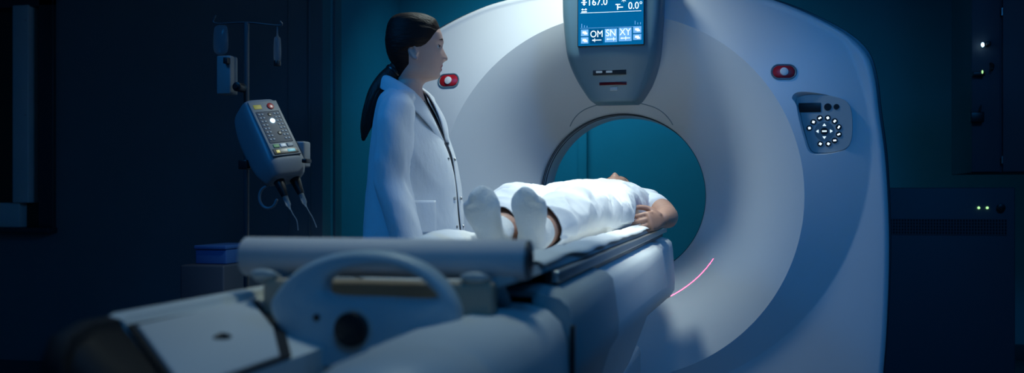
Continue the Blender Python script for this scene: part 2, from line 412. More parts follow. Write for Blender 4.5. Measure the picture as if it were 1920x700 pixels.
# emergency buttons
def surf(x, z):
    p = math.atan2(x-GX, z-GZ); return face_y(math.hypot(x-GX, z-GZ), r_out(p), p)
def stop_button(px, py):
    c = at(px, py, YF+.012); k = 20/431; h = 11.5/431
    c.y = surf(c.x, c.z); gn = Vector(((surf(c.x+.01, c.z)-surf(c.x-.01, c.z))/.02, -1, (surf(c.x, c.z+.01)-surf(c.x, c.z-.01))/.02)).normalized()
    def stad(a, b, n=40):
        out = []
        for i in range(n):
            t = 2*PI*i/n; x = c.x+(a-b)*(1 if math.cos(t) > 0 else -1)*(1 if abs(math.cos(t)) > 1e-6 else 0)+b*math.cos(t); z = c.z+b*math.sin(t)
            out.append(Vector((x, surf(x, z), z)))
        return out
    bm = bmesh.new(); o1 = stad(k+.008, h+.007); i1 = stad(k+.001, h+.001)
    skin_rings(bm, [[p+Vector((0, .01, 0)) for p in o1], [p+Vector((0, -.003, 0)) for p in o1], [p+Vector((0, -.004, 0)) for p in stad(k+.004, h+.004)], [p+Vector((0, -.001, 0)) for p in i1], [p+Vector((0, .01, 0)) for p in i1]], True, False)
    b = link('emergency_button', bm, M['midgrey'], gan)
    bm = bmesh.new(); prism(bm, [p+Vector((0, .01, 0)) for p in stad(k, h)], (0, -.014, 0), .004); link('red_cap', bm, M['red'], b, label='red stop button cap')
    bm = bmesh.new(); cyl(bm, c+gn*.002, c+gn*.008, 7.5/431, n=28, bev=.001); link('round_centre', bm, M['btnwhite'], b, label='pale round centre')
    return b
stop_button(1470, 134); stop_button(838, 150)

# control keypads sitting in the two pockets
def keypad(mir, c, lit):
    c = Vector((c.x, YK, c.z)); ring = lambda s_, y, sh=(.013, -.012): key_ring(mir, c, s_, YK+y, sh)
    bm = bmesh.new(); skin_rings(bm, [ring(.855, .02), ring(.855, -.004), ring(.84, -.007)], True, True)
    kp = link('control_keypad', bm, M['grey'], gan, label='grey keypad with a ring of lit symbol keys')
    yk = c.y-.007
    def P(x, z, y=0): return Vector((c.x+mir*x, yk+y, c.z+z))
    s = 1/431.0
    q = lambda X, Y: ((X-1540)*s, (228-Y)*s)           # keypad pixel offsets
    def disc(name, X, Y, r, m, h=.003, n=20, lab=None):
        bm = bmesh.new(); x, z = q(X, Y); cyl(bm, P(x, z, .001), P(x, z, -h), r*s, n=n); return link(name, bm, m, kp, label=lab)
    bm = bmesh.new(); x0, z0 = q(1501, 210); x1, z1 = q(1540, 193); box(bm, min(P(x0, 0).x, P(x1, 0).x), max(P(x0, 0).x, P(x1, 0).x), yk-.003, yk+.001, c.z+z0, c.z+z1, .002)
    link('display_window', bm, M['dark'], kp)
    disc('round_key', 1552, 201, 6.5, M['dark']); disc('round_key', 1567, 201, 5, M['dark'])
    for X, Y in ((1520, 239), (1527, 228), (1538, 221), (1552, 221), (1564, 227), (1571, 238), (1571, 251), (1564, 262), (1553, 268), (1539, 268)):
        disc('symbol_key', X, Y, 5.2, M['dark'])
        bm = bmesh.new(); x, z = q(X, Y); a = random.uniform(0, PI)
        for k in range(2):
            bx = [Vector((math.cos(a)*u*2.6*s-math.sin(a)*v*1.1*s, 0, math.sin(a)*u*2.6*s+math.cos(a)*v*1.1*s)) for u, v in ((-1, -1), (1, -1), (1, 1), (-1, 1))]
            prism(bm, [P(x, z, -.003)+p for p in bx], (0, -.0008, 0)); a += random.choice((PI/2, PI/3, .5))
        link('key_symbol', bm, M['glow'] if lit else M['btnwhite'], kp, smooth=False)
    bm = bmesh.new(); x, z = q(1546, 245); cyl(bm, P(x, z, .001), P(x, z, -.002), 17*s, n=40); link('direction_pad', bm, M['midgrey'], kp)
    bm = bmesh.new(); cyl(bm, P(x, z, .001), P(x, z, -.0035), 6.5*s, n=24); link('centre_key', bm, M['dark'], kp)
    bm = bmesh.new(); box(bm, P(x, z).x-4*s, P(x, z).x+4*s, yk-.0045, yk-.0035, c.z+z-1.3*s, c.z+z+1.3*s); link('key_symbol', bm, M['glow'], kp, smooth=False)
    for dx, dz in ((0, 11.5), (0, -11.5), (12, 0), (-12, 0)):
        bm = bmesh.new(); d = Vector((dx, 0, dz)).normalized(); e = Vector((-d.z, 0, d.x)); o = P(x+dx*s, z+dz*s, -.002)
        prism(bm, [o+d*2.6*s, o+e*3.2*s-d*2*s, o-e*3.2*s-d*2*s], (0, -.0008, 0)); link('arrow_symbol', bm, M['glow'], kp, smooth=False)
for mir, c in KC: keypad(mir, c, True)

# overhead display unit
YD = 4.27; DS = 444.0
drows = [(-60, 96, -.005), (-20, 96, 0), (20, 95.5, 0), (50, 93, .0), (80, 90, .002), (100, 87, .006), (112, 84, .014), (126, 79.5, .028), (142, 72.5, .044), (156, 65, .056), (169, 57, .068), (181, 48.5, .078), (187, 41, .086)]
drows = cat_rom(drows, 3)
bm = bmesh.new(); rings = []
for (y, hw, dy) in drows:
    z = HC+(HY-y)/DS; hwm = hw/DS; yf = YD+dy; ring = []
    prof = [(-1, .20), (-1, .09), (-.992, .045), (-.965, .018), (-.92, .004), (-.8, 0), (-.4, 0), (0, 0), (.4, 0), (.8, 0), (.92, .004), (.965, .018), (.992, .045), (1, .09), (1, .20)]
    for u, v in prof:
        bow = -.012*(1-u*u)
        ring.append((GX+u*hwm, yf+bow+v*(1 if v < .1 else (YF+.14-yf)/.20), z))
    rings.append(ring)
vr = skin_rings(bm, rings, True, True)
disp = link('display_unit', bm, M['midgrey'], gan, sharp=70)
yS = YD-.0135
def dz_(y): return HC+(HY-y)/DS
def dx_(px): return GX+(px-1136.5)/DS
bm = bmesh.new(); box(bm, dx_(1074), dx_(1199.5), yS-.003, yS+.03, dz_(87), dz_(-46), .003); link('screen_bezel', bm, M['dark'], disp)
yS -= .0035
bm = bmesh.new(); box(bm, dx_(1075.5), dx_(1198), yS, yS+.003, dz_(85.5), dz_(-42)); scr = link('screen', bm, M['screen'], disp, smooth=False, label='lit blue screen')
TM = lambda px, py, sx=1.0: frame_mat(Vector((dx_(px), yS-.0012, dz_(py))), (sx, 0, 0), (0, 0, 1), (0, -1, 0))
TI = lambda px, py: frame_mat(Vector((dx_(px), yS-.002, dz_(py))), (1, 0, 0), (0, 0, 1), (0, -1, 0))
def tile(x0, x1, y0, y1, m, name='screen_tile'):
    bm = bmesh.new(); box(bm, dx_(x0), dx_(x1), yS-.001, yS+.0005, dz_(y1), dz_(y0)); return link(name, bm, m, scr, smooth=False)
tile(1098, 1122, 56, 82, M['screend'])
tile(1126, 1149, 55, 80, M['screenl']); tile(1152, 1176, 54, 79, M['screenl'])
tile(1081, 1095, 55, 67, M['screenl']); tile(1081, 1095, 69.5, 81, M['screenl'])
tile(1179, 1194, 52.5, 64.5, M['screenl']); tile(1179, 1194, 67, 77.5, M['screenl'])
def word(s, px, py, size, sx=1.0): link('screen_text', text_mesh(s, size, TM(px, py, sx)), M['glow'], scr)
word('OM', 1110.5, 64.5, .040, .86); word('SN', 1137.5, 63.5, .040, .9); word('XY', 1164, 62.5, .040, .9)
word('167.0', 1112, 4.5, .041, .95); word('0.0°', 1183, 14, .041, .92)
def bars(name, lst, m=M['glow']):
    bm = bmesh.new()
    for x0, x1, y0, y1 in lst: box(bm, dx_(x0), dx_(x1), yS-.0018, yS-.0005, dz_(y1), dz_(y0))
    link(name, bm, m, scr, smooth=False)
def tri(name, *tris):
    bm = bmesh.new()
    for t in tris: prism(bm, [Vector((dx_(x), yS-.0006, dz_(y))) for x, y in t], (0, -.0012, 0))
    link(name, bm, M['glow'], scr, smooth=False)
bars('screen_line', [(1080, 1194, 23.4, 24.1)])
bars('screen_line', [(1080, 1194, 52.2, 52.7)], M['screenl'])
bars('height_symbol', [(1081.5, 1092, 3.2, 4.6), (1086, 1087.6, -1, 9)]); tri('height_symbol', ((1083.5, 6.5), (1090, 6.5), (1086.8, 10)), ((1083.5, 1.2), (1090, 1.2), (1086.8, -2.2)))
bars('travel_symbol', [(1082, 1092, 20.6, 22.4), (1083, 1091, 16.6, 17.6)]); tri('travel_symbol', ((1081.5, 17.1), (1084.5, 15), (1084.5, 19.2)), ((1092.5, 17.1), (1089.5, 15), (1089.5, 19.2)))
bars('tilt_symbol', [(1149, 1151, 10, 20), (1149, 1160, 14.6, 16.4), (1146, 1155, 9.4, 11)])
bm = bmesh.new()
for k in range(8):
    a = 2*PI*k/8; c = Vector((dx_(1161.5), 0, dz_(1))); d = Vector((math.cos(a), 0, math.sin(a))); e = Vector((-d.z, 0, d.x))
    pr = [c+d*.0075+e*.001, c+d*.0125+e*.0006, c+d*.0125-e*.0006, c+d*.0075-e*.001]; prism(bm, [Vector((p.x, yS-.0006, p.z)) for p in pr], (0, -.0012, 0))
cyl(bm, (dx_(1161.5), yS-.0006, dz_(1)), (dx_(1161.5), yS-.0018, dz_(1)), .006, n=16)
link('lamp_symbol', bm, M['glow'], scr, smooth=False)
for x, y, t in ((1110.5, 75.5, -3.5), (1137.5, 74.5, 5), (1164, 73.5, 1)):
    bars('arrow_symbol', [(x-6, x+9, y-.7, y+.7), (x+t-.5, x+t+.5, y-3.4, y+3.4)]); tri('arrow_symbol', ((x-9, y), (x-5.5, y-1.9), (x-5.5, y+1.9)))
for x, y in ((1088, 61), (1088, 75.3), (1186.5, 58.5), (1186.5, 72.3)):
    bars('tile_symbol', [(x-4, x+3, y-2.6, y+1.4), (x-1, x+5, y, y+3.2)])
for q in [(1082, 1083, 44, 51), (1087, 1088, 47, 51), (1092, 1093, 48, 51), (1182, 1183, 42, 49), (1187, 1188, 45, 49), (1192, 1193, 45, 49)]: bars('scale_mark', [q], M['screenl'])
# buttons and slots on the chin of the unit
def chin_y(y):
    for (a, _, d0), (b, _, d1) in zip(drows, drows[1:]):
        if a <= y <= b: return YD+d0+(d1-d0)*(y-a)/(b-a+1e-9)-.012
    return YD+.08
def chin_box(name, x0, x1, y0, y1, m, out=.004, par=None):
    ym = (y0+y1)/2; yy = chin_y(ym); bm = bmesh.new(); box(bm, dx_(x0-6), dx_(x1-6), yy-out, yy+.02, dz_(y1), dz_(y0), .0015)
    return link(name, bm, m, par or disp)
cs = chin_box('button_slot', 1107, 1170, 130, 139, M['dark'])
chin_box('oval_button', 1113, 1125, 131.5, 135.5, M['grey'], .006, cs); chin_box('oval_button', 1132, 1144, 131.5, 135.5, M['grey'], .006, cs)
chin_box('laser_slot', 1118, 1170, 152, 157.5, mat('dark_red_window', (0.12, 0.008, 0.01), 0.2), .004)
chin_box('sensor_window', 1138, 1152, 161, 167.5, M['grey'], .003)

# the positioning laser: a lamp in the unit whose fan of red light falls on the funnel
ll = bpy.data.lights.new('positioning_laser', 'SPOT'); ll.energy = 17; ll.color = (1, 0.03, 0.10); ll.shadow_soft_size = 0.0; ll.spot_size = R(100); ll.spot_blend = 0
ll.use_nodes = True; nt = ll.node_tree; em = nt.nodes['Emission']
tc = nt.nodes.new('ShaderNodeTexCoord'); sp = nt.nodes.new('ShaderNodeSeparateXYZ'); nt.links.new(tc.outputs['Normal'], sp.inputs[0])
def mth(op, a, b=None):
    n = nt.nodes.new('ShaderNodeMath'); n.operation = op
    for i, v in enumerate((a, b)):
        if v is None: continue
        if isinstance(v, (int, float)): n.inputs[i].default_value = v
        else: nt.links.new(v, n.inputs[i])
    return n.outputs[0]
thin = mth('LESS_THAN', mth('ABSOLUTE', sp.outputs['Y']), 0.0010)
rat = mth('DIVIDE', sp.outputs['X'], mth('MAXIMUM', mth('ABSOLUTE', sp.outputs['Z']), 1e-4))
fan = mth('MULTIPLY', mth('GREATER_THAN', rat, math.tan(R(6))), mth('LESS_THAN', rat, math.tan(R(29.3))))
LSTR = mth('MULTIPLY', mth('MULTIPLY', thin, fan), 60.0)
nt.links.new(LSTR, em.inputs['Strength'])
lo = bpy.data.objects.new('positioning_laser', ll); COL.objects.link(lo)
lo.location = (GX, 4.545, GZ+.47); lo.rotation_euler = (0, 0, 0)

# ================================================================== PATIENT TABLE
TX = -0.526
tab = empty('ct_patient_table', (TX, 2.8, 0))
tag(tab, 'long white CT patient table running into the scanner, with arched handle', 'patient table')
def loft_section(bm, stations, half_sec=None):
    skin_rings(bm, stations, True, True)
def sec(y, pts): return [(TX+x, y, z) for x, z in pts]
def body_sec(y, hw, top, crease, low, hwlow, inner=.2):
    r = .035
    right = [(inner, top+.004), (hw-r*1.4, top), (hw-r*.6, top-r*.18), (hw-r*.15, top-r*.6), (hw, top-r*1.5), (hw+.008, crease+.03), (hw+.006, crease), (hw-.012, crease-.03), (hwlow+.03, low+.05), (hwlow, low)]
    left = [(-x, z) for x, z in reversed(right)]
    return sec(y, right+left)
# beam, from the collar to the scanner
bm = bmesh.new()
st = [(2.20, .262, .868, .730, .45, .16), (2.6, .262, .868, .718, .45, .16), (3.2, .262, .868, .70, .46, .16), (3.7, .262, .868, .68, .55, .17), (4.05, .262, .868, .662, .615, .2), (4.22, .262, .868, .652, .63, .215), (4.29, .258, .867, .66, .645, .22), (4.325, .246, .858, .69, .67, .215), (4.335, .232, .845, .71, .69, .205)]
loft_section(bm, [body_sec(*s) for s in st]); link('table_beam', bm, M['tablew'], tab, sharp=50)
# collar segment
bm = bmesh.new()
st = [(1.63, .262, .872, .74, .45, .16), (1.66, .268, .880, .74, .45, .16), (2.17, .268, .880, .735, .45, .16), (2.198, .264, .876, .735, .45, .16)]
loft_section(bm, [body_sec(*s) for s in st]); link('table_collar', bm, M['grey'], tab, sharp=50)
# foot block: right shoulder broad, left carries the slanted tray panel
def foot_sec(y, hw, dz, sc=1):
    right = [(.068, .700), (.072, .825), (.095, .850), (.15, .862), (.195, .860), (.228, .850), (.248, .832), (.258, .80), (.262, .74), (.25, .60), (.16, .45)]
    left = [(-.16, .45), (-.25, .60), (-.264, .78), (-.266, .86), (-.262, .878), (-.250, .884), (-.232, .880), (-.226, .868), (-.046, .819), (-.044, .70)]
    pts = [(x*hw, z+dz*(1 if z > .7 else 0)) for x, z in right+left]
    sk = lambda x: .17*max(0, min(1, (x/hw+.226)/.18)) if (y < 1.15 and x < .0) else 0
    return [(TX+x, y-sk(x), z) for x, z in pts]
bm = bmesh.new(); loft_section(bm, [foot_sec(1.136, .98, -.004), foot_sec(1.149, 1, 0), foot_sec(1.40, 1, 0), foot_sec(1.60, 1, 0), foot_sec(1.625, .985, -.004)])
link('foot_block', bm, M['tablew'], tab, sharp=50)
def cap_sec(y, hw, dz):
    return [(p if p[0] < TX-.0 else (TX+.060, p[1]-.1, .45 if p[2] < .6 else .70)) for p in foot_sec(y, hw, dz)]
bm = bmesh.new(); skin_rings(bm, [cap_sec(*q) for q in ((.985, .86, -.05), (1.0, .92, -.03), (1.03, .97, -.010), (1.08, 1.0, -.002), (1.134, 1.0, -.002))])
link('end_cap', bm, M['cap'], tab, sharp=50, label='black rounded end cap')
def nose_sec(y, hw, dz):
    return [(p if p[0] > TX+.062 else (TX+.062, p[1], .45 if p[2] < .6 else .70)) for p in foot_sec(y, hw, dz)]
bm = bmesh.new(); skin_rings(bm, [nose_sec(*q) for q in ((.93, .84, -.07), (.95, .92, -.04), (.99, .97, -.012), (1.04, 1.0, -.002), (1.134, 1.0, -.002))])
link('end_shoulder', bm, M['tablew'], tab, sharp=50)
# slanted tray panel on the left
bm = bmesh.new()
def tp(x, y, up=0): 
    k = (x+.226)/(.176); return Vector((TX+x+up*.25, y, .868-.046*k+up))
prism(bm, [tp(-.214, 1.142, .001), tp(-.050, .975, .001), tp(-.050, 1.205, .001), tp(-.12, 1.33, .001), tp(-.214, 1.447, .001)], Vector((.0015, 0, .006)), .003); link('tray_panel', bm, M['white'], tab, label='glossy white slanted panel')
bm = bmesh.new(); prism(bm, [tp(-.225, 1.138, .0002), tp(-.046, .96, .0002), tp(-.046, 1.232, .0002), tp(-.115, 1.357, .0002), tp(-.215, 1.470, .0002)], Vector((.0008, 0, .003))); link('panel_gap', bm, M['cap'], tab, label='dark gap round the slanted panel')
bm = bmesh.new(); box(bm, TX-.043, TX+.067, 1.10, 1.60, .66, .705, .003); link('trough_lining', bm, M['cap'], tab, label='black trough under the handle')
bm = bmesh.new(); a, b = tp(-.13, 1.185, .007), tp(-.125, 1.21, .007); tube(bm, [a, (a+b)/2, b], [.004, .007, .004], n=10); link('latch_slot', bm, M['dark'], tab)
bm = bmesh.new(); box(bm, TX+.262, TX+.2685, 1.605, 1.628, .55, .825, .002); link('grip_slot', bm, M['dark'], tab, label='black vertical slot in the side')
bm = bmesh.new(); box(bm, TX-.19, TX+.19, 1.75, 3.60, 0.07, .52, .03); link('pedestal', bm, M['grey'], tab)
bm = bmesh.new(); box(bm, TX-.24, TX+.24, 1.65, 3.75, 0, .075, .02); link('base_plate', bm, M['darkm'], tab)
# trough floor
bm = bmesh.new(); box(bm, TX-.2, TX+.2, 1.63, 4.30, .84, .872, .004); link('trough_floor', bm, M['dark'], tab)
# cradle
bm = bmesh.new(); rings = []
def crad(y, s=1.0):
    out = []
    for k in range(25):
        u = -1+2*k/24; out.append((TX+u*.214*s, y, .872+.036*abs(u)**2.2))
    for k in range(25):
        u = 1-2*k/24; out.append((TX+u*.206*s, y, .872+.036*abs(u)**2.2+.014+.0))
    return out
skin_rings(bm, [crad(y, s) for y, s in ((1.455, .96), (1.47, 1), (3, 1), (4.30, 1), (4.335, .95))]); cr = link('cradle', bm, M['grey'], tab, sharp=50)
bm = bmesh.new(); box(bm, TX-.18, TX+.18, 1.418, 1.456, .845, .908, .008); link('foam_edge', bm, M['beige'], tab, label='beige foam end of the cradle')
for s in (-1, 1):
    bm = bmesh.new(); box(bm, TX+s*.222-.008, TX+s*.222+.008, 1.7, 4.34, .8865, .906, .003); link('guide_rail', bm, M['steel'], tab, label='silver guide rail')
    bm = bmesh.new(); box(bm, TX+s*.206-.007, TX+s*.206+.007, 1.7, 4.325, .868, .911, .002); link('rail_gap', bm, M['dark'], tab, label='black edge strip')
# roll holders
for px in (520, 905):
    p = at(px, 530, 1.47); bm = bmesh.new()
    tube(bm, [(p.x, 1.545, .865), (p.x, 1.50, .898), (p.x, 1.455, .902), (p.x, 1.42, .915)], [(.028, .012), (.026, .012), (.024, .01), (.022, .008)], n=14, flat=(0, .3, 1)); link('roll_holder', bm, M['grey'], tab)
# handle: arch with a grip hole on a plate
YH = 1.335; hs = scale_at(670, YH)
h_out = [(496, 580), (508, 548), (545, 508), (600, 482), (660, 472), (725, 477), (785, 500), (828, 537), (852, 580), (852, 612), (832, 645), (800, 672), (775, 694), (660, 694), (568, 692), (556, 660), (520, 626)]
h_in = [(598, 545), (606, 522), (640, 506), (690, 501), (735, 506), (775, 523), (802, 545), (812, 562), (770, 565), (705, 562), (640, 560), (604, 556)]
def polar(loop, c, n):
    lp = smooth_loop(loop, 6); out = []
    for k in range(n):
        a = 2*PI*k/n; dx, dy = math.cos(a), math.sin(a); best = 0
        for (x0, y0), (x1, y1) in zip(lp, lp[1:]+lp[:1]):
            x0 -= c[0]; y0 -= c[1]; x1 -= c[0]; y1 -= c[1]
            c0 = x0*dy-y0*dx; c1 = x1*dy-y1*dx
            if c0*c1 <= 0 and c0 != c1:
                t = c0/(c0-c1); r = (x0+(x1-x0)*t)*dx+(y0+(y1-y0)*t)*dy
                if r > best: best = r
        out.append((c[0]+dx*best, c[1]+dy*best))
    return out
hc_ = (700, 536); NH = 120
po = polar(h_out, hc_, NH); pi_ = polar(h_in, hc_, NH)
def hp(p, dy): q = at(p[0], p[1], YH); return Vector((q.x, YH+dy-(q.z-.80)*(-.12), q.z))
def off(lp, c, k):
    out = []
    for x, y in lp:
        d = math.hypot(x-c[0], y-c[1]); out.append((x+(c[0]-x)/d*k, y+(c[1]-y)/d*k))
    return out
bm = bmesh.new(); th = .042
loops = [off(po, hc_, 14), off(po, hc_, 5), po, po, off(po, hc_, 5), off(po, hc_, 14), off(pi_, hc_, -10), off(pi_, hc_, -3), pi_, pi_, off(pi_, hc_, -3), off(pi_, hc_, -10)]
dys = [0, .003, .011, th-.011, th-.003, th, th, th-.003, th-.009, .009, .003, 0]
vv = [[bm.verts.new(hp(p, d)) for p in lp] for lp, d in zip(loops, dys)]
for a in range(len(vv)):
    b = (a+1) % len(vv)
    for i in range(NH):
        j = (i+1) % NH; bm.faces.new((vv[a][i], vv[a][j], vv[b][j], vv[b][i]))
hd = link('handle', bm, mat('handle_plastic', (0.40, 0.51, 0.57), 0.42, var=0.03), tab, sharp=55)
k = hp((660, 618), 0); bm = bmesh.new(); cyl(bm, k+Vector((0, .01, 0)), k+Vector((0, -.016, 0)), 33/hs, n=40, bev=.004); link('knob', bm, M['dark'], hd, label='black round knob')
bm = bmesh.new(); cyl(bm, k+Vector((0, .01, 0)), k+Vector((0, -.004, 0)), 39/hs, n=40, bev=.002); link('knob_collar', bm, M['grey'], hd)
k = hp((590, 597), 0); bm = bmesh.new(); cyl(bm, k+Vector((0, .01, 0)), k+Vector((0, -.002, 0)), 7/hs, n=20); link('screw', bm, M['dark'], hd)
bm = bmesh.new(); box(bm, TX-.042, TX+.066, 1.368, 1.46, .70, .86, .012); link('handle_mount', bm, M['darkm'], tab)

# paper roll on the holders
pl, pr_ = at(461, 484, 1.475), at(990, 493, 1.475)
bm = bmesh.new()
a = Vector((pl.x, 1.475, .938)); b = Vector((pr_.x, 1.475, .938)); RR_ = .0305
n = 40
def disk(x, r): return [(x, 1.475+r*math.cos(2*PI*k/n), .938+r*math.sin(2*PI*k/n)) for k in range(n)]
skin_rings(bm, [disk(a.x+.006, .010), disk(a.x, .012), disk(a.x, RR_-.002), disk(a.x+.002, RR_), disk(b.x-.002, RR_), disk(b.x, RR_-.002), disk(b.x, .018), disk(b.x-.03, .017)], True, True)
ro = empty('paper_roll', (TX, 1.475, .9085)); tag(ro, 'white roll of exam table paper lying across the foot of the patient table', 'paper roll')
link('paper', bm, M['rollp'], ro, sharp=50)
bm = bmesh.new(); skin_rings(bm, [disk(b.x-.004, .0175), disk(b.x+.004, .0175), disk(b.x+.004, .0135), disk(b.x-.004, .0135)], True, False); link('core', bm, M['dark'], ro, label='dark cardboard core')
bm = bmesh.new(); skin_rings(bm, [disk(b.x+.0002, .0295), disk(b.x+.003, .0290), disk(b.x+.003, .016), disk(b.x+.0002, .016)], True, False); link('end_cap', bm, M['darkm'], ro, label='dark end face')

# paper sheet lying in the cradle
bm = bmesh.new(); rows = []
for i in range(140):
    y = 1.62+2.69*i/139; row = []
    for k in range(41):
        u = -1+2*k/40
        edge = .226+.010*noise.noise(Vector((3*y, 0, 5 if u > 0 else 9)))+(.005*noise.noise(Vector((7*y, 1, 5 if u > 0 else 9))))
        if y < 1.75: edge *= 1
        x = u*edge; lift = .006+.008*noise.noise(Vector((4*y, 2, 3 if u > 0 else 8)))
        z = .8885+.036*min(1, abs(x)/.206)**2.2+max(0, abs(u)-.72)/.28*lift+.0025*noise.noise(Vector((x*14, y*10, 0)))
        if u > 0 and abs(x) > .13:
            x = u*edge*.975; pr = [(.13, .902), (.150, .926), (.175, .936), (.212, .928), (.228, .916), (.27, .896)]
            for (xa, za), (xb, zb) in zip(pr, pr[1:]):
                if xa <= abs(x) <= xb: z = za+(zb-za)*(abs(x)-xa)/(xb-xa)+.006*noise.noise(Vector((x*22, y*7, 4)))*(1 if abs(x) < .2 else .35)
        if u < 0: z += .018*max(0, abs(u)-.7)/.3*math.exp(-((y-2.55)/.22)**2)
        row.append((TX+x, y, z))
    rows.append(row)
vv = [[bm.verts.new(p) for p in r] for r in rows]
for a, b in zip(vv, vv[1:]):
    for i in range(40): bm.faces.new((a[i], a[i+1], b[i+1], b[i]))
ps = link('paper_sheet', bm, M['paper']); m_ = ps.modifiers.new('s', 'SOLIDIFY'); m_.thickness = .0006
tag(ps, 'crinkled white paper sheet under the lying patient', 'paper sheet')

# ================================================================== HEAD builder (metres; x forward, y left, z up; origin inside the skull)
HS = 542.0
hl = [(31, 788, 755, .022), (33.5, 800, 745, .040), (40, 813, 736, .056), (50, 822, 731, .067), (62, 828, 729, .073), (74, 831, 728, .0755), (80, 831.5, 728, .076), (88, 829, 729, .0745), (98, 829, 731, .072), (108, 829, 735, .069), (116, 829, 739, .066),
      (126, 828, 743, .061), (135, 826, 745, .057), (142, 824.5, 745, .051), (147, 821, 744, .044), (150.5, 810, 743.5, .040), (154, 799, 743, .041), (160, 793, 742, .043), (172, 790, 741, .045), (184, 790, 736, .055)]
def head_bm(neck=True, grow=0.0, nseg=72, sub=6, face=True, wide=1.0):
    bm = bmesh.new(); rings = []
    rows = cat_rom(hl if neck else hl[:17], sub)
    for (py, f, b, wd) in rows:
        z = (100-py)/HS; xf = (f-775)/HS; xb = (b-775)/HS; wd *= wide; ring = []
        xc = xb+(xf-xb)*.46
        for k in range(nseg):
            a = 2*PI*k/nseg; ca, sa = math.cos(a), math.sin(a)
            pw = .90 if 60 < py < 150 else 1.0
            x = xc+((xf-xc) if ca > 0 else (xc-xb))*(abs(ca)**pw)*(1 if ca > 0 else -1)
            y = wd*(abs(sa)**pw)*(1 if sa > 0 else -1)
            if face and ca > 0:
                g = lambda p0, s: math.exp(-((py-p0)/s)**2)
                gy = lambda y0, s: math.exp(-((abs(y)-y0)/s)**2)
                # nose
                nb = [(82, 0), (88, 1.2), (94, 4.0), (100, 7), (105, 9.8), (109, 11.3), (112, 10.2), (115, 5), (117.5, 1), (120, 0)]
                h = 0
                for (p0, h0), (p1, h1) in zip(nb, nb[1:]):
                    if p0 <= py < p1: h = h0+(h1-h0)*(py-p0)/(p1-p0)
                sg = .007+.006*max(0, min(1, (py-90)/20))
                x += h/HS*math.exp(-(y/sg)**2)
                x += 2.0/HS*g(110, 3.5)*gy(.013, .006)
                # eye sockets, brow, cheek, lips, chin
                x -= .0075*g(89, 6)*gy(.031, .015)
                x += .0022*g(79, 4)*gy(.028, .02)
                x += .003*g(103, 8)*gy(.043, .018)
                x += .0042*g(123, 2.6)*math.exp(-(y/.017)**2)+.0042*g(131, 2.8)*math.exp(-(y/.015)**2)-.0022*g(126.8, 1.5)*math.exp(-(y/.021)**2)
                x -= .0028*g(137, 2.6)*math.exp(-(y/.02)**2); x += .002*g(143, 4)*math.exp(-(y/.016)**2)
            v = Vector((x, y, z))
            if grow:
                d = Vector((x-xc, y, z-.02)); v += d.normalized()*grow
            ring.append(v)
        rings.append(ring)
    skin_rings(bm, rings, True, True); return bm
def ear(bm, s):
    c = Vector(((777-775)/HS, s*.0705, (100-103)/HS))
    Mr = Matrix.Rotation(R(-12), 3, 'Y') @ Matrix.Rotation(R(14*s), 3, 'Z')
    pts = [(.005, -.024), (-.003, -.020), (-.010, -.006), (-.014, .008), (-.012, .016), (-.005, .0215), (.003, .0200), (.008, .013), (.007, .006)]
    tube(bm, [c+Mr @ Vector((x, s*.007, z)) for x, z in pts], [.0050, .0050, .0042, .0040, .0040, .0040, .0040, .0036, .0030], n=10, sub=4)
    ball(bm, c+Mr @ Vector((-.001, 0, .001)), .012, .0065, .022, 16, Mr); ball(bm, c+Mr @ Vector((.009, s*.003, -.004)), .0045, .005, .007, 12)
def eye_parts(parent, Mx, skin=M['skin']):
    for s in (-1, 1):
        c = Vector((.0782, s*.031, (100-89)/HS)); bm = bmesh.new(); ball(bm, c, .0116, seg=24); 
        bm.transform(Mx); e = link('eye', bm, M['eye'], parent)
        bm = bmesh.new(); ball(bm, c+Vector((.0083, s*.0005, 0)), .0040, .0058, .0058, 16); bm.transform(Mx); link('iris', bm, M['iris'], e)
        for nm, top in (('upper_eyelid', 1), ('lower_eyelid', -1)):
            bm = bmesh.new(); ball(bm, c, .0127, seg=32)
            bmesh.ops.delete(bm, geom=[v for v in bm.verts if (v.co.z-c.z)*top < (.0008 if top > 0 else .0046)+.12*abs(v.co.y-c.y) or v.co.x < c.x-.004], context='VERTS')
            bm.transform(Mx); l_ = link(nm, bm, skin, e); l_.modifiers.new('s', 'SOLIDIFY').thickness = .001
        bm = bmesh.new(); pts = []
        for k in range(7):
            u = -1+2*k/6; pts.append(c+Vector((.0130-.0045*u*u, u*.0125, .0018-.0022*u*u)))
        tube(bm, pts, [.0008, .0016, .0021, .0022, .0021, .0016, .0008], n=8, sub=3); bm.transform(Mx); link('eyelashes', bm, M['hair'], e)
        bm = bmesh.new(); pts = []
        for k in range(7):
            u = -1+2*k/6; pts.append(Vector(((831.2-775)/HS-.0035-.010*max(0, u*1)**2-.0015*u, s*(.030+.019*u), (100-77.5)/HS+.003-.004*u*u)))
        tube(bm, pts, [(.001, .0025), (.0012, .0035), (.0012, .0035), (.0012, .003), (.0012, .0026), (.001, .002), (.0008, .001)], n=8, sub=3, flat=(0, 0, 1)); bm.transform(Mx); link('eyebrow', bm, M['hair'], parent)

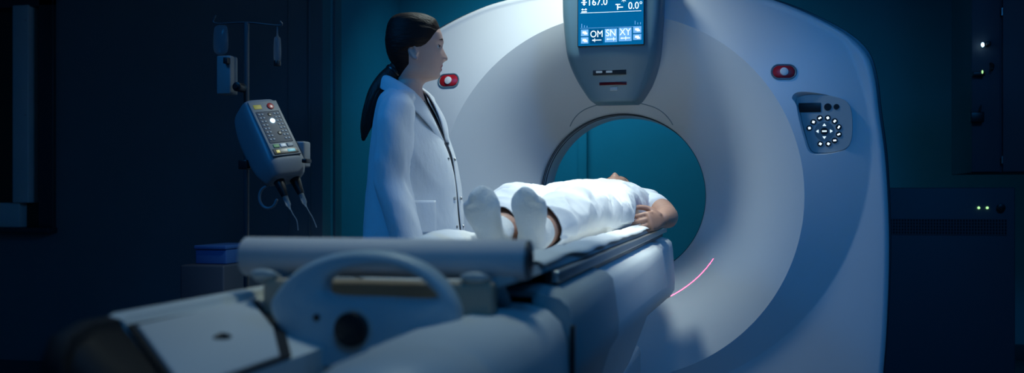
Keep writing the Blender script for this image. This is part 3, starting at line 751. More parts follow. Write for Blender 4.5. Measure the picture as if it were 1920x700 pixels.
def hand(bm, wrist, d, n, side, finger_curl, thumb_in=.35, spread=.10, s=1.0):
    """wrist point, d = palm direction, n = back-of-hand normal, side = direction from little finger to thumb"""
    d = Vector(d).normalized(); n = Vector(n); n = (n-d*n.dot(d)).normalized(); u = d.cross(n) 
    if u.dot(Vector(side)) < 0: u = -u
    w = Vector(wrist)
    tube(bm, [w-d*.02*s, w+d*.01*s, w+d*.045*s, w+d*.085*s], [(.026*s, .019*s), (.029*s, .018*s), (.039*s, .016*s), (.040*s, .0125*s)], n=18, sub=4, flat=n)
    specs = [(.030, .045, .026, .021, .0088), (.010, .050, .030, .022, .0090), (-.011, .046, .028, .021, .0086), (-.030, .036, .022, .019, .0076)]
    for i, (off_, l1, l2, l3, r) in enumerate(specs):
        base = w+d*(.082-.006*abs(i-1))*s+u*off_*s
        ang = spread*(1.2-i*.8); dirv = (d*math.cos(ang)+u*math.sin(ang)*.6).normalized()
        c1, c2, c3 = finger_curl[i]
        pts = [base-dirv*.02*s, base]; a = 0; p = base
        for L, c in ((l1, c1), (l2, c2), (l3, c3)):
            a += R(c); p = p+(dirv*math.cos(a)-n*math.sin(a))*L*s; pts.append(p)
        tube(bm, pts, [r*s*1.05, r*s*1.1, r*s, r*s*.93, r*s*.78], n=12, sub=4)
    b = w+d*.022*s+u*.024*s
    t1 = (d*.55+u*.75-n*thumb_in).normalized(); t2 = (d*.85+u*.35-n*thumb_in).normalized(); t3 = (d*.98+u*.1-n*thumb_in).normalized()
    tube(bm, [b-t1*.01*s, b+t1*.02*s, b+t1*.042*s, b+t1*.042*s+t2*.032*s, b+t1*.042*s+t2*.032*s+t3*.026*s], [.015*s, .0145*s, .0115*s, .0105*s, .0085*s], n=12, sub=4)

# ================================================================== DOCTOR
DP = at(775, HY, 3.347); DP.z = 0
MH = Matrix.Translation((DP.x, DP.y, HC+(HY-100)/HS)) @ Matrix.Rotation(R(18), 4, 'Z')      # head frame
MB_ = Matrix.Translation((DP.x, DP.y, 0)) @ Matrix.Rotation(R(-6), 4, 'Z')                   # body frame
ZP = lambda py: HC+(HY-py)/HS
doc = empty('person', (DP.x, DP.y, 0))
tag(doc, 'standing person with dark ponytail and white lab coat, in profile beside the patient table', 'person')
# body: head, neck, torso, arms, legs as one surface
bm = head_bm(True); ear(bm, -1); ear(bm, 1); bm.transform(MH)
b2 = bmesh.new(); rings = []
def ell(xc, z, rx, ry, n=40, yc=0): return [(xc+rx*math.cos(2*PI*k/n), yc+ry*math.sin(2*PI*k/n), z) for k in range(n)]
for z, xc, rx, ry in cat_rom([(ZP(165), -.015, .045, .045), (ZP(185), -.015, .048, .070), (ZP(210), -.02, .055, .115), (ZP(260), 0, .085, .135), (ZP(330), .0, .09, .12), (.98, 0, .10, .14), (.84, 0, .095, .15), (.75, 0, .09, .14)], 4): rings.append(ell(xc, z, rx, ry))
skin_rings(b2, rings)
for s in (-1, 1):
    tube(b2, [(.015, s*.11, ZP(222)), (.004-(.055 if s > 0 else 0), s*.166, 1.14), (.03-(.055 if s > 0 else 0), s*.182, .98), (.068-(.055 if s > 0 else 0), s*.184, .80)], [.030, .034, .030, .026], n=16)
    hand(b2, (.08-(.055 if s > 0 else 0), s*.184, .78), (.15, 0, -1), (0, s, 0), (1, 0, 0), [(18, 22, 15)]*4, .2)
    tube(b2, [(0, s*.08, .80), (0, s*.085, .48), (-.01, s*.09, .10), (0, s*.09, .06)], [.08, .055, .038, .036], n=18)
    tube(b2, [(-.03, s*.09, .045), (.05, s*.09, .05), (.15, s*.09, .035)], [.033, .035, .025], n=14)
b2.transform(MB_); merge(bm, b2)
me = fuse(bm, .0034, 2, .5)
# lips coloured on the same surface
inv = MH.inverted()
bo = link('body', me, [M['skin'], M['lip']], doc)
for p in bo.data.polygons:
    q = inv @ (Vector(p.center)+bo.location); py = 100-q.z*HS; px = 775+q.x*HS
    if q.x > .08 and abs(q.y) < .022*(1-abs(py-127)/14) and 120.5 < py < 134: p.material_index = 1
eye_parts(doc, MH)
# hair cap
def hairline(py):
    pts = [(20, 840), (47, 829), (53, 825.5), (60, 820), (68, 814.5), (78, 808), (88, 799), (93, 790), (95.5, 773), (100, 768), (124, 768), (136, 758), (150, 748)]
    for (a, x0), (b, x1) in zip(pts, pts[1:]):
        if a <= py <= b: return x0+(x1-x0)*(py-a)/(b-a)
    return 740
def hair_cap(line, thick, low, wide=1.0):
    bm = head_bm(False, 0.0, 128, 10, False, wide); kill = []
    for v in bm.verts:
        px, py = 775+v.co.x*HS, 100-v.co.z*HS; d = line(py)-px
        if d < -14 or py > low: kill.append(v); continue
        k = max(0, min(1, (d+2)/24)); k = k*k*(3-2*k)
        a = math.atan2(v.co.y, v.co.x)
        v.co += Vector((v.co.x, v.co.y, v.co.z-.02)).normalized()*(.0010-.006*max(0, min(1, (3-d)/7))+thick*k+.0010*k*noise.noise(Vector((v.co.y*90, v.co.z*90, a))))
    bmesh.ops.delete(bm, geom=kill, context='VERTS'); return bm
bm = hair_cap(hairline, .0095, 146)
bm.transform(MH); hr = link('hair', bm, M['hair'], doc); mm = hr.modifiers.new('s', 'SOLIDIFY'); mm.thickness = .006; mm.offset = -1
def hp2(px, py, y=0): return MH @ Vector(((px-775)/HS, y, (100-py)/HS))
bm = bmesh.new()
tube(bm, [hp2(752, 122), hp2(741, 134), hp2(724, 152, -.004), hp2(707, 178, -.012), hp2(694, 215, -.016), hp2(687, 240, -.018), hp2(683, 262, -.02)], [.030, .030, .033, .031, .025, .019, .007], n=28, sub=6)
for i in range(9):
    a = 2*PI*i/9; o = Vector((0, math.cos(a)*.018, 0)); q = math.sin(a)*9
    tube(bm, [hp2(738+q*.4, 136, .012*math.cos(a)), hp2(722+q, 155, .020*math.cos(a)), hp2(706+q, 180, -.01+.022*math.cos(a)), hp2(693+q*.9, 217, -.014+.018*math.cos(a)), hp2(684+q*.5, 258+random.uniform(-6, 6), -.018+.01*math.cos(a))], [.011, .014, .014, .011, .003], n=10, sub=5)
pt = link('ponytail', bm, M['tail'], hr)
bm = bmesh.new(); rr = []
p0, p1 = hp2(741, 134), hp2(730, 146, -.003); ax = (p1-p0).normalized(); cyl(bm, p0-ax*.002, p0+ax*.012, .0335, n=28, bev=.003); link('hair_tie', bm, M['dark'], hr)

# lab coat in the body frame; half extents e along the profile, ry sideways
crow = [(156, 739, 782, .068), (164, 730, 789, .090), (172, 722, 794, .118), (182, 714, 800, .145), (195, 707, 807, .160), (210, 702, 815, .165), (230, 698, 825, .165), (260, 695, 839, .160), (300, 692, 853, .155), (345, 690, 862, .155), (400, 686, 867, .168), (450, 683, 870, .182), (520, 679, 873, .195), (640, 672, 876, .21)]
crow = cat_rom(crow, 6)
SB, CB = math.sin(R(24)), math.cos(R(24))
def coat_row(py):
    for a, b in zip(crow, crow[1:]):
        if a[0] <= py <= b[0]:
            k = (py-a[0])/(b[0]-a[0]+1e-9); return [u+(v-u)*k for u, v in zip(a, b)]
    return list(crow[-1] if py > crow[-1][0] else crow[0])
def coat_pt(py, ang, grow=0.0, side=1):
    _, b, f, ry = coat_row(py); e = (f-b)/2/HS; c = ((f+b)/2-775)/HS
    rx = math.sqrt(max(.002, (e*e-(ry*SB)**2*.9)))/CB
    return Vector((c*CB+(rx+grow)*math.cos(ang), c*SB*.0+(ry+grow)*math.sin(ang), ZP(py)))
def fold(p, amp=1.0):
    return amp*(.006*noise.noise(Vector((p.x*9, p.y*9, p.z*3.2)))+.0045*(1-3*abs(noise.noise(Vector((p.x*8+p.z*4, p.y*8, p.z*2.2+6)))))+.003*noise.noise(Vector((p.x*22, p.y*22+4, p.z*9))))
cot = empty('tmp_empty', (0, 0, 0)); bpy.data.objects.remove(cot)
bm = bmesh.new(); rows = []
NC = 120
for i in range(110):
    py = 165+(640-165)*i/109
    gap = R(3.0) if py > 330 else R(3.0+13*max(0, min(1, (330-py)/130)))
    if py < 185: gap = R(16+40*(185-py)/24)
    row = []
    for k in range(NC+1):
        a = gap+(2*PI-2*gap)*k/NC
        p = coat_pt(py, a); lower = max(0, (py-380)/260)
        p += Vector((math.cos(a), math.sin(a), 0))*(fold(p)+.010*lower*math.sin(a*7+py*.01))
        # left panel overlaps slightly outward
        row.append(p)
    rows.append(row)
vv = [[bm.verts.new(p) for p in r] for r in rows]
for a, b in zip(vv, vv[1:]):
    for k in range(NC): bm.faces.new((a[k], a[k+1], b[k+1], b[k]))
# sleeves
for s in (-1, 1):
    path = [((x-775)/HS/CB+.17*SB/CB-(.055 if s > 0 else 0), s*y, ZP(p)) for x, y, p in ((745, .105, 192), (742, .138, 206), (741, .160, 232), (741, .170, 285), (737, .176, 340), (752, .182, 395), (766, .184, 450), (774, .184, 500))]
    rad = [.036, .058, .062, .060, .055, .053, .051, .051]
    b3 = bmesh.new(); tube(b3, path, rad, n=44, sub=10)
    for v in b3.verts:
        c = v.co
        n_ = Vector((c.x+.03, c.y-s*.21, 0)); n_ = n_.normalized() if n_.length > 1e-5 else n_
        el = math.exp(-((c.z-ZP(335))/.09)**2)
        ang = math.atan2(c.y-s*.17, c.x-.01)
        cr_ = 1-abs(noise.noise(Vector((c.z*13+ang*1.2, ang*.8, 2.2+s))))*3
        c += n_*(fold(c)*.8+.0042*cr_*(.35+el)+.002*math.sin(c.z*30+ang*3))
    merge(bm, b3)
bm.transform(MB_)
co = link('lab_coat', bm, M['coat'], doc, sharp=75); mm = co.modifiers.new('s', 'SOLIDIFY'); mm.thickness = .004; mm.offset = -1
# collar and lapels
for s in (-1, 1):
    inner = [(-.083, 0, ZP(141)), (-.075, s*.035, ZP(143)), (-.045, s*.060, ZP(150)), (-.005, s*.066, ZP(163)), (.030, s*.055, ZP(178)), (.058, s*.040, ZP(198)), (.085, s*.030, ZP(228)), (.108, s*.018, ZP(268))]
    outer = [(-.106, 0, ZP(160)), (-.100, s*.050, ZP(163)), (-.065, s*.098, ZP(173)), (-.012, s*.116, ZP(186)), (.030, s*.118, ZP(205)), (.055, s*.100, ZP(216)), (.088, s*.075, ZP(240)), (.112, s*.022, ZP(276))]
    I = cat_rom(inner, 5); O = cat_rom(outer, 5); b3 = bmesh.new(); rows = []
    for p, q in zip(I, O):
        p, q = Vector(p), Vector(q); row = []
        for k in range(9):
            t = k/8; v = p.lerp(q, t)+Vector((0, 0, .016*math.sin(PI*min(1, t*1.3))*(1 if p.x < .03 else .3)))
            o_ = Vector((v.x+.03, v.y, 0)).normalized(); v += o_*(.010*math.sin(PI*t)+.004); row.append(v)
        rows.append(row)
    vv = [[b3.verts.new(p) for p in r] for r in rows]
    for a, b in zip(vv, vv[1:]):
        for k in range(8): b3.faces.new((a[k], a[k+1], b[k+1], b[k]))
    b3.transform(MB_); c_ = link('collar', b3, M['coat'], co); mm = c_.modifiers.new('s', 'SOLIDIFY'); mm.thickness = .004; mm.offset = 0
# snaps, pocket
for side, lst in ((-1, ((236, R(-15)), (300, R(-12)), (372, R(-10)), (424, R(-10)))), (1, ((300, R(9)), (372, R(9)), (424, R(9))))):
    for py, a in lst:
        p = coat_pt(py, a, .004); n_ = Vector((math.cos(a), math.sin(a), 0)); b3 = bmesh.new(); cyl(b3, p-n_*.006, p+n_*.0012, .0055, n=16, bev=.0008); b3.transform(MB_); link('snap', b3, M['steel'], co)
b3 = bmesh.new(); rows = []
for i in range(13):
    py = 376+60*i/12; rows.append([coat_pt(py, R(-72+30*k/10), .007+fold(coat_pt(py, R(-72+30*k/10)))) for k in range(11)])
vv = [[b3.verts.new(p) for p in r] for r in rows]
for a, b in zip(vv, vv[1:]):
    for k in range(10): b3.faces.new((a[k], a[k+1], b[k+1], b[k]))
b3.transform(MB_); c_ = link('pocket', b3, M['coat'], co); mm = c_.modifiers.new('s', 'SOLIDIFY'); mm.thickness = .004
# blouse and trousers, shoes
bm = bmesh.new(); rings = []
for i in range(40):
    py = 172+(560-172)*i/39; rings.append([coat_pt(py, 2*PI*k/60, -.007) for k in range(60)])
skin_rings(bm, rings); bm.transform(MB_); link('blouse', bm, M['blouse'], doc)
bm = bmesh.new()
for s in (-1, 1): tube(bm, [(0, s*.08, .82), (0, s*.085, .48), (-.01, s*.09, .10)], [.078, .066, .058], n=24, sub=6)
bm.transform(MB_); link('trousers', bm, M['trouser'], doc)
for s in (-1, 1):
    bm = bmesh.new(); tube(bm, [(-.045, s*.09, .045), (.02, s*.09, .05), (.10, s*.09, .040), (.17, s*.09, .032)], [(.036, .043), (.04, .048), (.044, .038), (.034, .028)], n=20, sub=5, flat=(0, 0, 1)); bm.transform(MB_); link('shoe', bm, M['dark'], doc)

# ================================================================== PATIENT
pat = empty('person', (-.54, 3.4, .89))
tag(pat, 'patient in white shirt and socks lying face up on the scanner table', 'person')
def ax(y): return -.585+.075*(y-2.5)/1.75
BZ = .892
NOSE = at(1153, 323, 4.26)
MPH = frame_mat(Vector((NOSE.x, 4.26-(109-100)/HS*-1, NOSE.z-.120)), (0, 0, 1), (1, 0, 0), (0, 1, 0)) @ Matrix.Rotation(R(0), 4, 'Y')
bm = head_bm(True, wide=1.03); ear(bm, -1); ear(bm, 1); bm.transform(MPH)
b2 = bmesh.new(); rings = []
for y, hw, top in cat_rom([(3.35, .15, 1.03), (3.55, .145, 1.05), (3.75, .15, 1.06), (3.95, .165, 1.05), (4.03, .13, 1.04), (4.09, .07, 1.02), (4.13, .05, 1.01)], 4):
    zc = (BZ+.012+top)/2; rz = (top-BZ-.012)/2
    rings.append([(ax(y)+hw*math.cos(2*PI*k/40), y, zc+rz*math.sin(2*PI*k/40)) for k in range(40)])
skin_rings(b2, rings)
SH = Vector((ax(3.98)+.165, 3.98, 1.0)); EL = Vector((-.262, 3.80, .963)); WR = Vector((-.268, 3.69, .955))
tube(b2, [SH-Vector((.05, 0, 0)), SH, (SH+EL)/2+Vector((.012, 0, .006)), EL, EL+Vector((.0, -.03, -.002)), (EL+WR)/2+Vector((.004, 0, 0)), WR], [.045, .052, .049, .043, .042, .038, .028], n=22, sub=6)
hand(b2, WR+Vector((-.004, -.015, -.002)), (-.42, -.88, -.05), (.55, -.75, .25), (-.2, 0, 1), [(42, 30, 16), (44, 32, 16), (42, 30, 18), (40, 30, 18)], .45, .12, .92)
SR = Vector((ax(3.98)-.165, 3.98, 1.0)); ER = Vector((-.80, 3.76, .96)); WRr = Vector((-.765, 3.62, .955))
tube(b2, [SR+Vector((.05, 0, 0)), SR, (SR+ER)/2+Vector((-.01, 0, .006)), ER, (ER+WRr)/2, WRr], [.045, .052, .049, .042, .037, .027], n=22, sub=6)
hand(b2, WRr+Vector((.004, -.012, 0)), (.42, -.88, -.05), (-.55, -.75, .25), (.2, 0, 1), [(42, 30, 16)]*4, .45, .12, .92)
legs = {}
for s, fx in ((-1, -.61), (1, -.507)):
    hipx = ax(3.4)+s*.085
    tube(b2, [(hipx, 3.42, .985), (hipx*.5+fx*.5+s*.012, 2.98, .985), (fx+.002*s, 2.64, .946), (fx, 2.595, .942), (fx, 2.55, .935)], [.070, .050, .050, .0475, .034], n=20, sub=6)
    tube(b2, [(fx, 2.545, .928), (fx+s*.004, 2.49, .965), (fx+s*.008, 2.43, 1.015)], [(.024, .022), (.030, .018), (.030, .010)], n=16, flat=(0, -.8, .6))
merge(bm, b2)
me = fuse(bm, .0034, 2, .5); bo = link('body', me, [M['skin2'], M['lip']], pat)
eye_parts(pat, MPH, M['skin2'])
# short hair
def hl2(py):
    pts = [(20, 830), (45, 826), (55, 818), (70, 806), (88, 796), (96, 790), (100, 766), (130, 764), (146, 755)]
    for (a, x0), (b, x1) in zip(pts, pts[1:]):
        if a <= py <= b: return x0+(x1-x0)*(py-a)/(b-a)
    return 740
bm = hair_cap(hl2, .010, 138, 1.03)
bm.transform(MPH); h2 = link('hair', bm, M['hair'], pat); mm = h2.modifiers.new('s', 'SOLIDIFY'); mm.thickness = .010; mm.offset = -1
# shirt
bm = bmesh.new(); rings = []
for y, hw, top in cat_rom([(3.28, .150, 1.035), (3.31, .180, 1.055), (3.40, .190, 1.068), (3.55, .184, 1.084), (3.72, .188, 1.094), (3.88, .195, 1.098), (3.97, .188, 1.092), (4.04, .140, 1.070), (4.09, .085, 1.042), (4.12, .060, 1.02)], 5):
    zc = (BZ+top)/2; rz = (top-BZ)/2; ring = []
    for k in range(64):
        a = 2*PI*k/64; ca, sa = math.cos(a), math.sin(a); pw = .78
        ring.append((ax(y)+hw*math.copysign(abs(ca)**pw, ca), y, zc+rz*math.copysign(abs(sa)**pw, sa)))
    rings.append(ring)
skin_rings(bm, rings)
for S_, E_ in ((SH, EL), (SR, ER)):
    d = (E_-S_).normalized(); sg = 1 if S_ is SH else -1
    tube(bm, [S_-Vector((sg*.07, -.01, -.01)), S_+Vector((0, 0, .004)), S_+d*.04, S_+d*.10], [.058, .062, .062, .060], n=28, sub=5)
me = fuse(bm, .005, 3, .5)
def sf(c, n):
    if n.z < -.4: return 0
    v = .004*noise.noise(Vector((c.x*10, c.y*16, c.z*10)))
    v += .0075*(1-abs(noise.noise(Vector((c.x*9+c.y*8, c.y*3-c.x*5+c.z*6, 3.3))))*3.4)
    v += .005*(1-abs(noise.noise(Vector((c.x*6-c.y*9, c.z*12, 8.1))))*3.4)*math.exp(-((c.y-3.45)/.25)**2)
    v += .002*noise.noise(c*45)
    return v
displace(me, sf); link('shirt', me, M['shirt'], pat)
# trousers
bm = bmesh.new(); rings = []
for y, hw, top in cat_rom([(3.20, .165, 1.03), (3.30, .178, 1.048), (3.42, .18, 1.058), (3.52, .16, 1.045)], 4):
    zc = (BZ+top)/2; rz = (top-BZ)/2
    rings.append([(ax(y)+hw*math.copysign(abs(math.cos(2*PI*k/56))**.8, math.cos(2*PI*k/56)), y, zc+rz*math.copysign(abs(math.sin(2*PI*k/56))**.8, math.sin(2*PI*k/56))) for k in range(56)])
skin_rings(bm, rings)
for s, fx in ((-1, -.61), (1, -.507)):
    hipx = ax(3.3)+s*.088; kx = ax(2.95)+s*.085
    tube(bm, [(hipx, 3.38, .975), (hipx*.6+kx*.4, 3.15, .98), (kx, 2.93, .985), (kx*.4+fx*.6+s*.01, 2.76, .965), (fx+.006*s, 2.565, .945)], [(.095, .085), (.092, .085), (.083, .083), (.074, .068), (.056, .050)], n=36, sub=8, flat=(0, 0, 1), roundcap=False)
me = fuse(bm, .005, 3, .5)
def tf(c, n):
    if n.z < -.5: return 0
    return .005*noise.noise(Vector((c.x*12, c.y*9, c.z*12)))+.009*(1-3*abs(noise.noise(Vector((c.x*7+c.y*9, c.y*4-c.x*9+c.z*5, 7.7)))))+.002*noise.noise(c*40)
displace(me, tf)
bm = bmesh.new(); bm.from_mesh(me)
bmesh.ops.bisect_plane(bm, geom=bm.verts[:]+bm.edges[:]+bm.faces[:], plane_co=(0, 2.598, .94), plane_no=(0, -1, .12), clear_outer=True)
tr_ = link('trousers', bm, M['shirt'], pat, sharp=180); mm = tr_.modifiers.new('s', 'SOLIDIFY'); mm.thickness = .003; mm.offset = -1
# socks with soles towards the camera
for s, fx, tx in ((-1, -.613, -.012), (1, -.507, .006)):
    bm = bmesh.new()
    tube(bm, [(fx+.002, 2.585, .944), (fx, 2.55, .935), (fx, 2.515, .930)], [.043, .042, .042], n=24, sub=4)
    tube(bm, [(fx, 2.515, .926), (fx+tx*.3, 2.478, .962), (fx+tx*.7, 2.445, 1.000), (fx+tx, 2.428, 1.028), (fx+tx*1.2, 2.418, 1.040)], [(.037, .034), (.038, .034), (.0465, .028), (.043, .022), (.030, .016)], n=28, sub=6, flat=(0, -.75, .66))
    me = fuse(bm, .004, 4, .5); displace(me, lambda c, n: .0016*noise.noise(c*38)); link('sock', me, M['sock'], pat)

# ================================================================== CONTRAST INJECTOR ON ITS STAND
YI = 3.58
inj = empty('contrast_injector', (at(462, HY, YI+.06).x, YI+.06, 0))
tag(inj, 'contrast injector with lit keypad on a tall pole by the left wall', 'medical injector')
px_ = at(462, HY, YI+.06).x; PB = Vector((px_, YI+.06, 0))
ztop = at(462, 42, YI+.06).z
bm = bmesh.new(); cyl(bm, (PB.x, PB.y, .05), (PB.x, PB.y, ztop), .011, n=20); pole = link('pole', bm, M['darkm'], inj)
for k in range(5):
    a = 2*PI*k/5+.3; bm = bmesh.new(); e = PB+Vector((math.cos(a)*.28, math.sin(a)*.28, .075))
    tube(bm, [PB+Vector((0, 0, .09)), (PB+e)/2+Vector((0, 0, .048)), e], [(.022, .016), (.019, .013), (.016, .01)], n=12, flat=(0, 0, 1)); lg = link('base_leg', bm, M['darkm'], inj)
    bm = bmesh.new(); cyl(bm, e+Vector((-.012, 0, -.04)), e+Vector((.012, 0, -.04)), .034, n=20); link('caster', bm, M['dark'], lg)
# hook bar
hl_, hr_ = at(404, 44, YI+.06), at(524, 48, YI+.06)
bm = bmesh.new()
tube(bm, [hl_+Vector((0, 0, .03)), hl_, Vector((PB.x, PB.y, ztop)), hr_, hr_+Vector((.004, 0, .015))], [.004]*5, n=10, sub=4); link('hook_bar', bm, M['darkm'], inj)
# injector head
a_ = Vector((.129, -.053, -.206)).normalized(); b_ = Vector((.62, .78, 0)); b_ = (b_-a_*b_.dot(a_)).normalized(); n_ = a_.cross(b_)
if n_.y > 0: n_ = -n_
pc = at(514, 240, YI-.02)                       # panel centre
IM = frame_mat(pc, b_, -a_, n_)                 # local x across, y up the panel, z outward
bm = bmesh.new(); rings = []
for yy, hw, zf, zb in cat_rom([(.150, .040, -.030, -.075), (.142, .060, -.010, -.11), (.125, .072, -.001, -.14), (.05, .078, 0, -.165), (-.05, .080, 0, -.165), (-.115, .082, -.001, -.15), (-.150, .080, -.006, -.135), (-.185, .070, -.025, -.115), (-.195, .055, -.04, -.10)], 4):
    ring = []
    for k in range(40):
        t = 2*PI*k/40; c, s = math.cos(t), math.sin(t); pw = .42
        ring.append(IM @ Vector((hw*math.copysign(abs(c)**pw, c), yy, (zf+zb)/2+(zf-zb)/2*math.copysign(abs(s)**pw, s))))
    rings.append(ring)
skin_rings(bm, rings); ih = link('injector_head', bm, M['injw'], inj, sharp=70)
def ibox(name, x0, x1, y0, y1, z0, z1, m, bev=.001, par=None, lab=None):
    bm = bmesh.new(); box(bm, x0, x1, y0, y1, z0, z1, bev, M_=IM); return link(name, bm, m, par or ih, label=lab)
def idisc(name, x, y, r, m, h=.004, lab=None, par=None):
    bm = bmesh.new(); cyl(bm, IM @ Vector((x, y, .002)), IM @ Vector((x, y, .003+h)), r, n=24, bev=.0006); return link(name, bm, m, par or ih, label=lab)
kp_ = ibox('keypad_panel', -.062, .062, -.128, .125, -.004, .004, M['injp'], .003)
ibox('keypad_field', -.050, .050, -.070, .075, .003, .0048, M['cab'], .002, kp_)
ibox('sticker', -.048, -.014, .088, .108, .003, .005, M['yellow'], .001, kp_, 'yellow sticker')
idisc('stop_key', .024, .098, .014, M['red'], .004, 'red stop key', kp_)
idisc('status_light', .004, .030, .0095, M['led'], .005, 'glowing blue-white status light', kp_)
idisc('round_key', .004, .060, .008, M['dark'], .003, None, kp_); idisc('round_key', .010, -.028, .009, M['dark'], .003, None, kp_)
for s in (-1, 1):
    for r_ in range(8):
        for c_ in range(2): 
            x = s*(.026+c_*.014); y = .062-r_*.0165
            ibox('key', x-.0045, x+.0045, y-.004, y+.004, .004, .0065, M['keypad'], .0008, kp_)
for x, m in ((-.030, mat('green_key', (.12, .35, .12), .5)), (.0, M['btnwhite']), (.030, M['keypad'])): ibox('mode_key', x-.012, x+.012, -.092, -.077, .004, .0065, m, .001, kp_)
idp = ibox('display', -.052, .052, -.122, -.098, .003, .006, M['dark'], .001, kp_)
ibox('digits', -.040, -.026, -.116, -.104, .006, .0066, mat('yellow_digit', (.3, .3, .1), .4, emit=(.7, .6, .1), estr=.5), .0002, idp); ibox('digits', .008, .040, -.116, -.104, .006, .0066, mat('cyan_digit', (.1, .3, .3), .4, emit=(.1, .5, .7), estr=.35), .0002, idp)
# syringes below the head
for i, x in enumerate((-.034, .036)):
    bm = bmesh.new(); p = IM @ Vector((x, -.180, -.070)); d = (a_+Vector((.05, 0, -.25))).normalized()
    cyl(bm, p, p+d*.080, .023, .013, n=24, bev=.003); cl = link('syringe_clamp', bm, M['dark'], ih)
    bm = bmesh.new(); tube(bm, [p+d*.07, p+d*.115, p+d*.125, p+d*.135], [.0105, .0100, .005, .003], n=20, sub=1, roundcap=False); sy = link('syringe', bm, M['syr'], ih, label='clear syringe barrel')
    bm = bmesh.new(); q = p+d*.125; tube(bm, [q, q+d*.02+Vector((.008, 0, -.01)), q+Vector((.03, .0, -.05)), q+Vector((.035+.01*i, 0, -.085))], .0022, n=8); link('tubing', bm, M['syr'], sy)
# loop handle and clamps
lc = at(505, 370, YI-.03); bm = bmesh.new()
tube(bm, [lc+Vector((math.cos(R(t))*.036, -.01, math.sin(R(t))*.042)) for t in (100, 135, 170, 205, 240, 275, 310, 345)], .0055, n=12, sub=4); link('loop_handle', bm, M['injw'], inj)
for (x, y, w_, h_) in ((459, 309, 9, 9), (574, 302, 5, 4)):
    c = at(x, y, YI-.02); bm = bmesh.new(); box(bm, c.x-w_/500, c.x+w_/500, c.y-.02, c.y+.03, c.z-h_/500, c.z+h_/500, .004); link('clamp_knob', bm, M['dark'], inj)
c = at(567, 290, YI+.06); bm = bmesh.new(); box(bm, c.x-.022, c.x+.022, c.y-.03, c.y+.03, c.z-.05, c.z+.05, .008); link('side_bracket', bm, M['injw'], inj)
bm = bmesh.new(); c = at(470, 270, YI+.06); tube(bm, [Vector((PB.x, PB.y, c.z)), IM @ Vector((-.03, .0, -.13))], [.018, .022], n=16, sub=1); link('mount_arm', bm, M['grey'], inj)
# things on the pole
c = at(426, 142, YI+.04); bp = empty('drip_controller', c-Vector((0, 0, .075))); tag(bp, 'pale box with a black knob clamped to the pole above the injector', 'controller box')
bm = bmesh.new(); box(bm, c.x-.030, c.x+.030, c.y-.03, c.y+.03, c.z-.075, c.z+.075, .006); link('housing', bm, M['injp'], bp)
q = at(446, 163, YI); bm = bmesh.new(); cyl(bm, q+Vector((0, .04, 0)), q+Vector((0, -.012, 0)), .018, n=28, bev=.003); cyl(bm, q+Vector((0, -.01, 0)), q+Vector((0, -.018, 0)), .008, n=20); link('knob', bm, M['dark'], bp, label='black round knob')
bm = bmesh.new(); tube(bm, [q+Vector((0, .03, 0)), Vector((PB.x-.004, PB.y, q.z))], .01, n=12, sub=1); link('clamp', bm, M['dark'], bp)
q = at(425, 114, YI); bm = bmesh.new(); box(bm, q.x-.009, q.x+.009, q.y-.012, q.y+.04, q.z-.012, q.z+.012, .002); link('latch', bm, M['dark'], bp)
c = at(414, 76, YI+.06); bm = bmesh.new(); rings = []
for z, hw, d in cat_rom([(.062, .006, .003), (.054, .026, .006), (.03, .030, .014), (-.02, .031, .018), (-.046, .026, .014), (-.056, .010, .006)], 4): rings.append([(c.x+hw*math.copysign(abs(math.cos(2*PI*k/32))**.7, math.cos(2*PI*k/32)), c.y+d*math.sin(2*PI*k/32), c.z+z) for k in range(32)])
skin_rings(bm, rings); bg = link('infusion_bag', bm, M['fluid']); tag(bg, 'clear infusion bag hanging from the left hook of the pole', 'infusion bag')
c = at(520, 92, YI+.06); bm = bmesh.new(); tube(bm, [c+Vector((0, 0, .088)), c+Vector((0, 0, .05)), c+Vector((0, 0, .04)), c+Vector((0, 0, -.03)), c+Vector((0, 0, -.045))], [.003, .004, .013, .015, .012], n=20, sub=3)
dc = link('drip_bottle', bm, M['fluid']); tag(dc, 'small clear drip bottle hanging from the right hook of the pole', 'drip bottle')
bm = bmesh.new(); cyl(bm, c+Vector((0, 0, -.045)), c+Vector((0, 0, -.066)), .014, n=20, bev=.002); link('cap', bm, M['dark'], dc, label='dark cap')

# blue box on a low dark trolley behind the table
c = at(424, 475, 4.6); s_ = scale_at(424, 4.6); w_ = 31/s_; zb = c.z-17/s_; zt = c.z+17/s_
tr = empty('low_trolley', (c.x, c.y, 0)); tag(tr, 'low dark trolley by the left wall, carrying a blue box', 'trolley')
bm = bmesh.new(); box(bm, c.x-w_*1.5, c.x+w_*1.3, c.y-.22, c.y+.22, .1, zb-.001, .01); link('trolley_body', bm, M['cab'], tr)
for sx in (-1, 1):
    for sy in (-1, 1):
        bm = bmesh.new(); cyl(bm, (c.x+sx*w_-.012, c.y+sy*.17, .05), (c.x+sx*w_+.012, c.y+sy*.17, .05), .05, n=20, bev=.006); link('caster', bm, M['dark'], tr)
bx_ = empty('storage_box', (c.x, c.y, zb)); tag(bx_, 'small blue box standing on the low dark trolley', 'box')
bm = bmesh.new(); box(bm, c.x-w_, c.x+w_, c.y-.15, c.y+.15, zb, zt-.02, .006); link('box_body', bm, M['bluebox'], bx_)
bm = bmesh.new(); box(bm, c.x-w_*1.05, c.x+w_*1.05, c.y-.16, c.y+.16, zt-.0195, zt, .006); link('lid', bm, M['bluebox'], bx_)

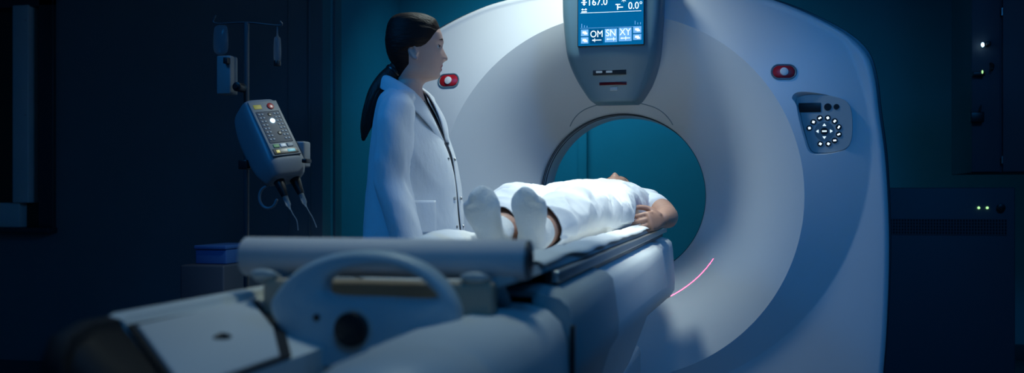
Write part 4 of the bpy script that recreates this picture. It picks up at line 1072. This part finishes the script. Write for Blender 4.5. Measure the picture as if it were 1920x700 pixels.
# ================================================================== RIGHT SIDE
YC = 5.3
cx0, cx1 = at(1652, HY, YC).x, at(1904, HY, YC).x; ct = at(1780, 352, YC).z
cab = empty('equipment_cabinet', ((cx0+cx1)/2, YC+.25, 0)); tag(cab, 'dark floor cabinet with vent grille and two green lights right of the scanner', 'cabinet')
bm = bmesh.new(); box(bm, cx0, cx1, YC, YC+.5, .06, ct, .008); cb = link('housing', bm, M['cab'], cab)
bm = bmesh.new(); box(bm, cx0+.02, cx1-.02, YC+.02, YC+.48, 0, .06); link('plinth', bm, M['dark'], cab)
z0, z1 = at(1770, 440, YC).z, at(1770, 411, YC).z; g0, g1 = at(1657, 0, YC).x, at(1888, 0, YC).x
bm = bmesh.new(); box(bm, g0, g1, YC-.002, YC+.004, z0, z1); gr = link('vent_grille', bm, M['dark'], cab)
bm = bmesh.new()
for i in range(43):
    x = g0+(g1-g0)*i/42; box(bm, x-.0022, x+.0022, YC-.005, YC-.001, z0, z1)
for i in range(6):
    z = z0+(z1-z0)*i/5; box(bm, g0, g1, YC-.0045, YC-.0012, z-.002, z+.002)
link('grille_mesh', bm, M['cab'], gr, smooth=False)
for X in (1835, 1851):
    p = at(X, 390, YC); bm = bmesh.new(); ball(bm, p+Vector((0, -.002, 0)), .0065, seg=16); link('indicator_light', bm, M['ledg'], cab, label='glowing green indicator light')
p = at(1876, 390, YC); bm = bmesh.new(); cyl(bm, p+Vector((0, .004, 0)), p+Vector((0, -.02, 0)), .019, n=28, bev=.003); link('knob', bm, M['dark'], cab)
# wall panel / upper cabinet
YU = 5.45
ux0, uxm = at(1822, HY, YU).x, at(1878, HY, YU).x; uz = at(1870, 324, YU).z
up = empty('wall_cabinet', (ux0+.4, YU+.2, uz)); tag(up, 'tall dark wall cabinet with two doors above the floor cabinet', 'wall cabinet')
bm = bmesh.new(); box(bm, ux0, ux0+.8, YU+.02, YU+.5, uz, H-.02, .004); link('housing', bm, M['cab'], up)
bm = bmesh.new(); box(bm, ux0, uxm-.006, YU, YU+.02, uz+.004, H-.03, .003); d1 = link('door', bm, M['cab'], up)
bm = bmesh.new(); box(bm, uxm+.006, ux0+.8, YU, YU+.02, uz+.004, H-.03, .003); link('door', bm, M['cab'], up)
for yy in (22, 300):
    p = at(1879, yy, YU); bm = bmesh.new(); cyl(bm, p-Vector((0, .003, .018)), p-Vector((0, .003, -.018)), .005, n=12); link('hinge', bm, M['steel'], up)
def wall_item(name, x, y, w_, h_, label, cat, m=M['dark'], led=None):
    Yq = YU; p = at(x, y, Yq); bm = bmesh.new(); box(bm, p.x-w_, p.x+w_, Yq-.045, Yq-.0005, p.z-h_, p.z+h_, .004); o = link(name, bm, m); tag(o, label, cat); return o
t1 = wall_item('wall_switch', 1850, 84, .012, .010, 'small switch with a white light, topmost on the wall cabinet door', 'switch')
p = at(1842.5, 84, YU-.045); bm = bmesh.new(); ball(bm, p, .007, .005, .011, 16); link('indicator_light', bm, M['led'], t1, label='white indicator light')
t2 = wall_item('door_latch', 1832, 140, .028, .011, 'small black latch with a green light on the wall cabinet door', 'latch')
p = at(1842, 135, YU-.046); bm = bmesh.new(); ball(bm, p, .004, .005, .009, 16); link('indicator_light', bm, M['ledg'], t2, label='green indicator light')
t3 = wall_item('wall_socket', 1829, 221, .031, .026, 'black square box, lowest on the wall cabinet door', 'control box')
p = at(1838, 206, YU-.02); bm = bmesh.new(); tube(bm, [p+Vector((0, 0, -.03)), p, p+Vector((.004, 0, .02))], .004, n=10); link('antenna', bm, M['dark'], t3)
p = at(1857, 127, YU); bm = bmesh.new(); tube(bm, [p+Vector((0, -.005, .02)), p+Vector((.004, -.03, .008)), p+Vector((0, -.04, -.01)), p+Vector((.0, -.03, -.018))], [.006, .007, .007, .005], n=12); hk = link('wall_hook', bm, M['dark']); tag(hk, 'small black hook beside the green light on the wall cabinet', 'hook')
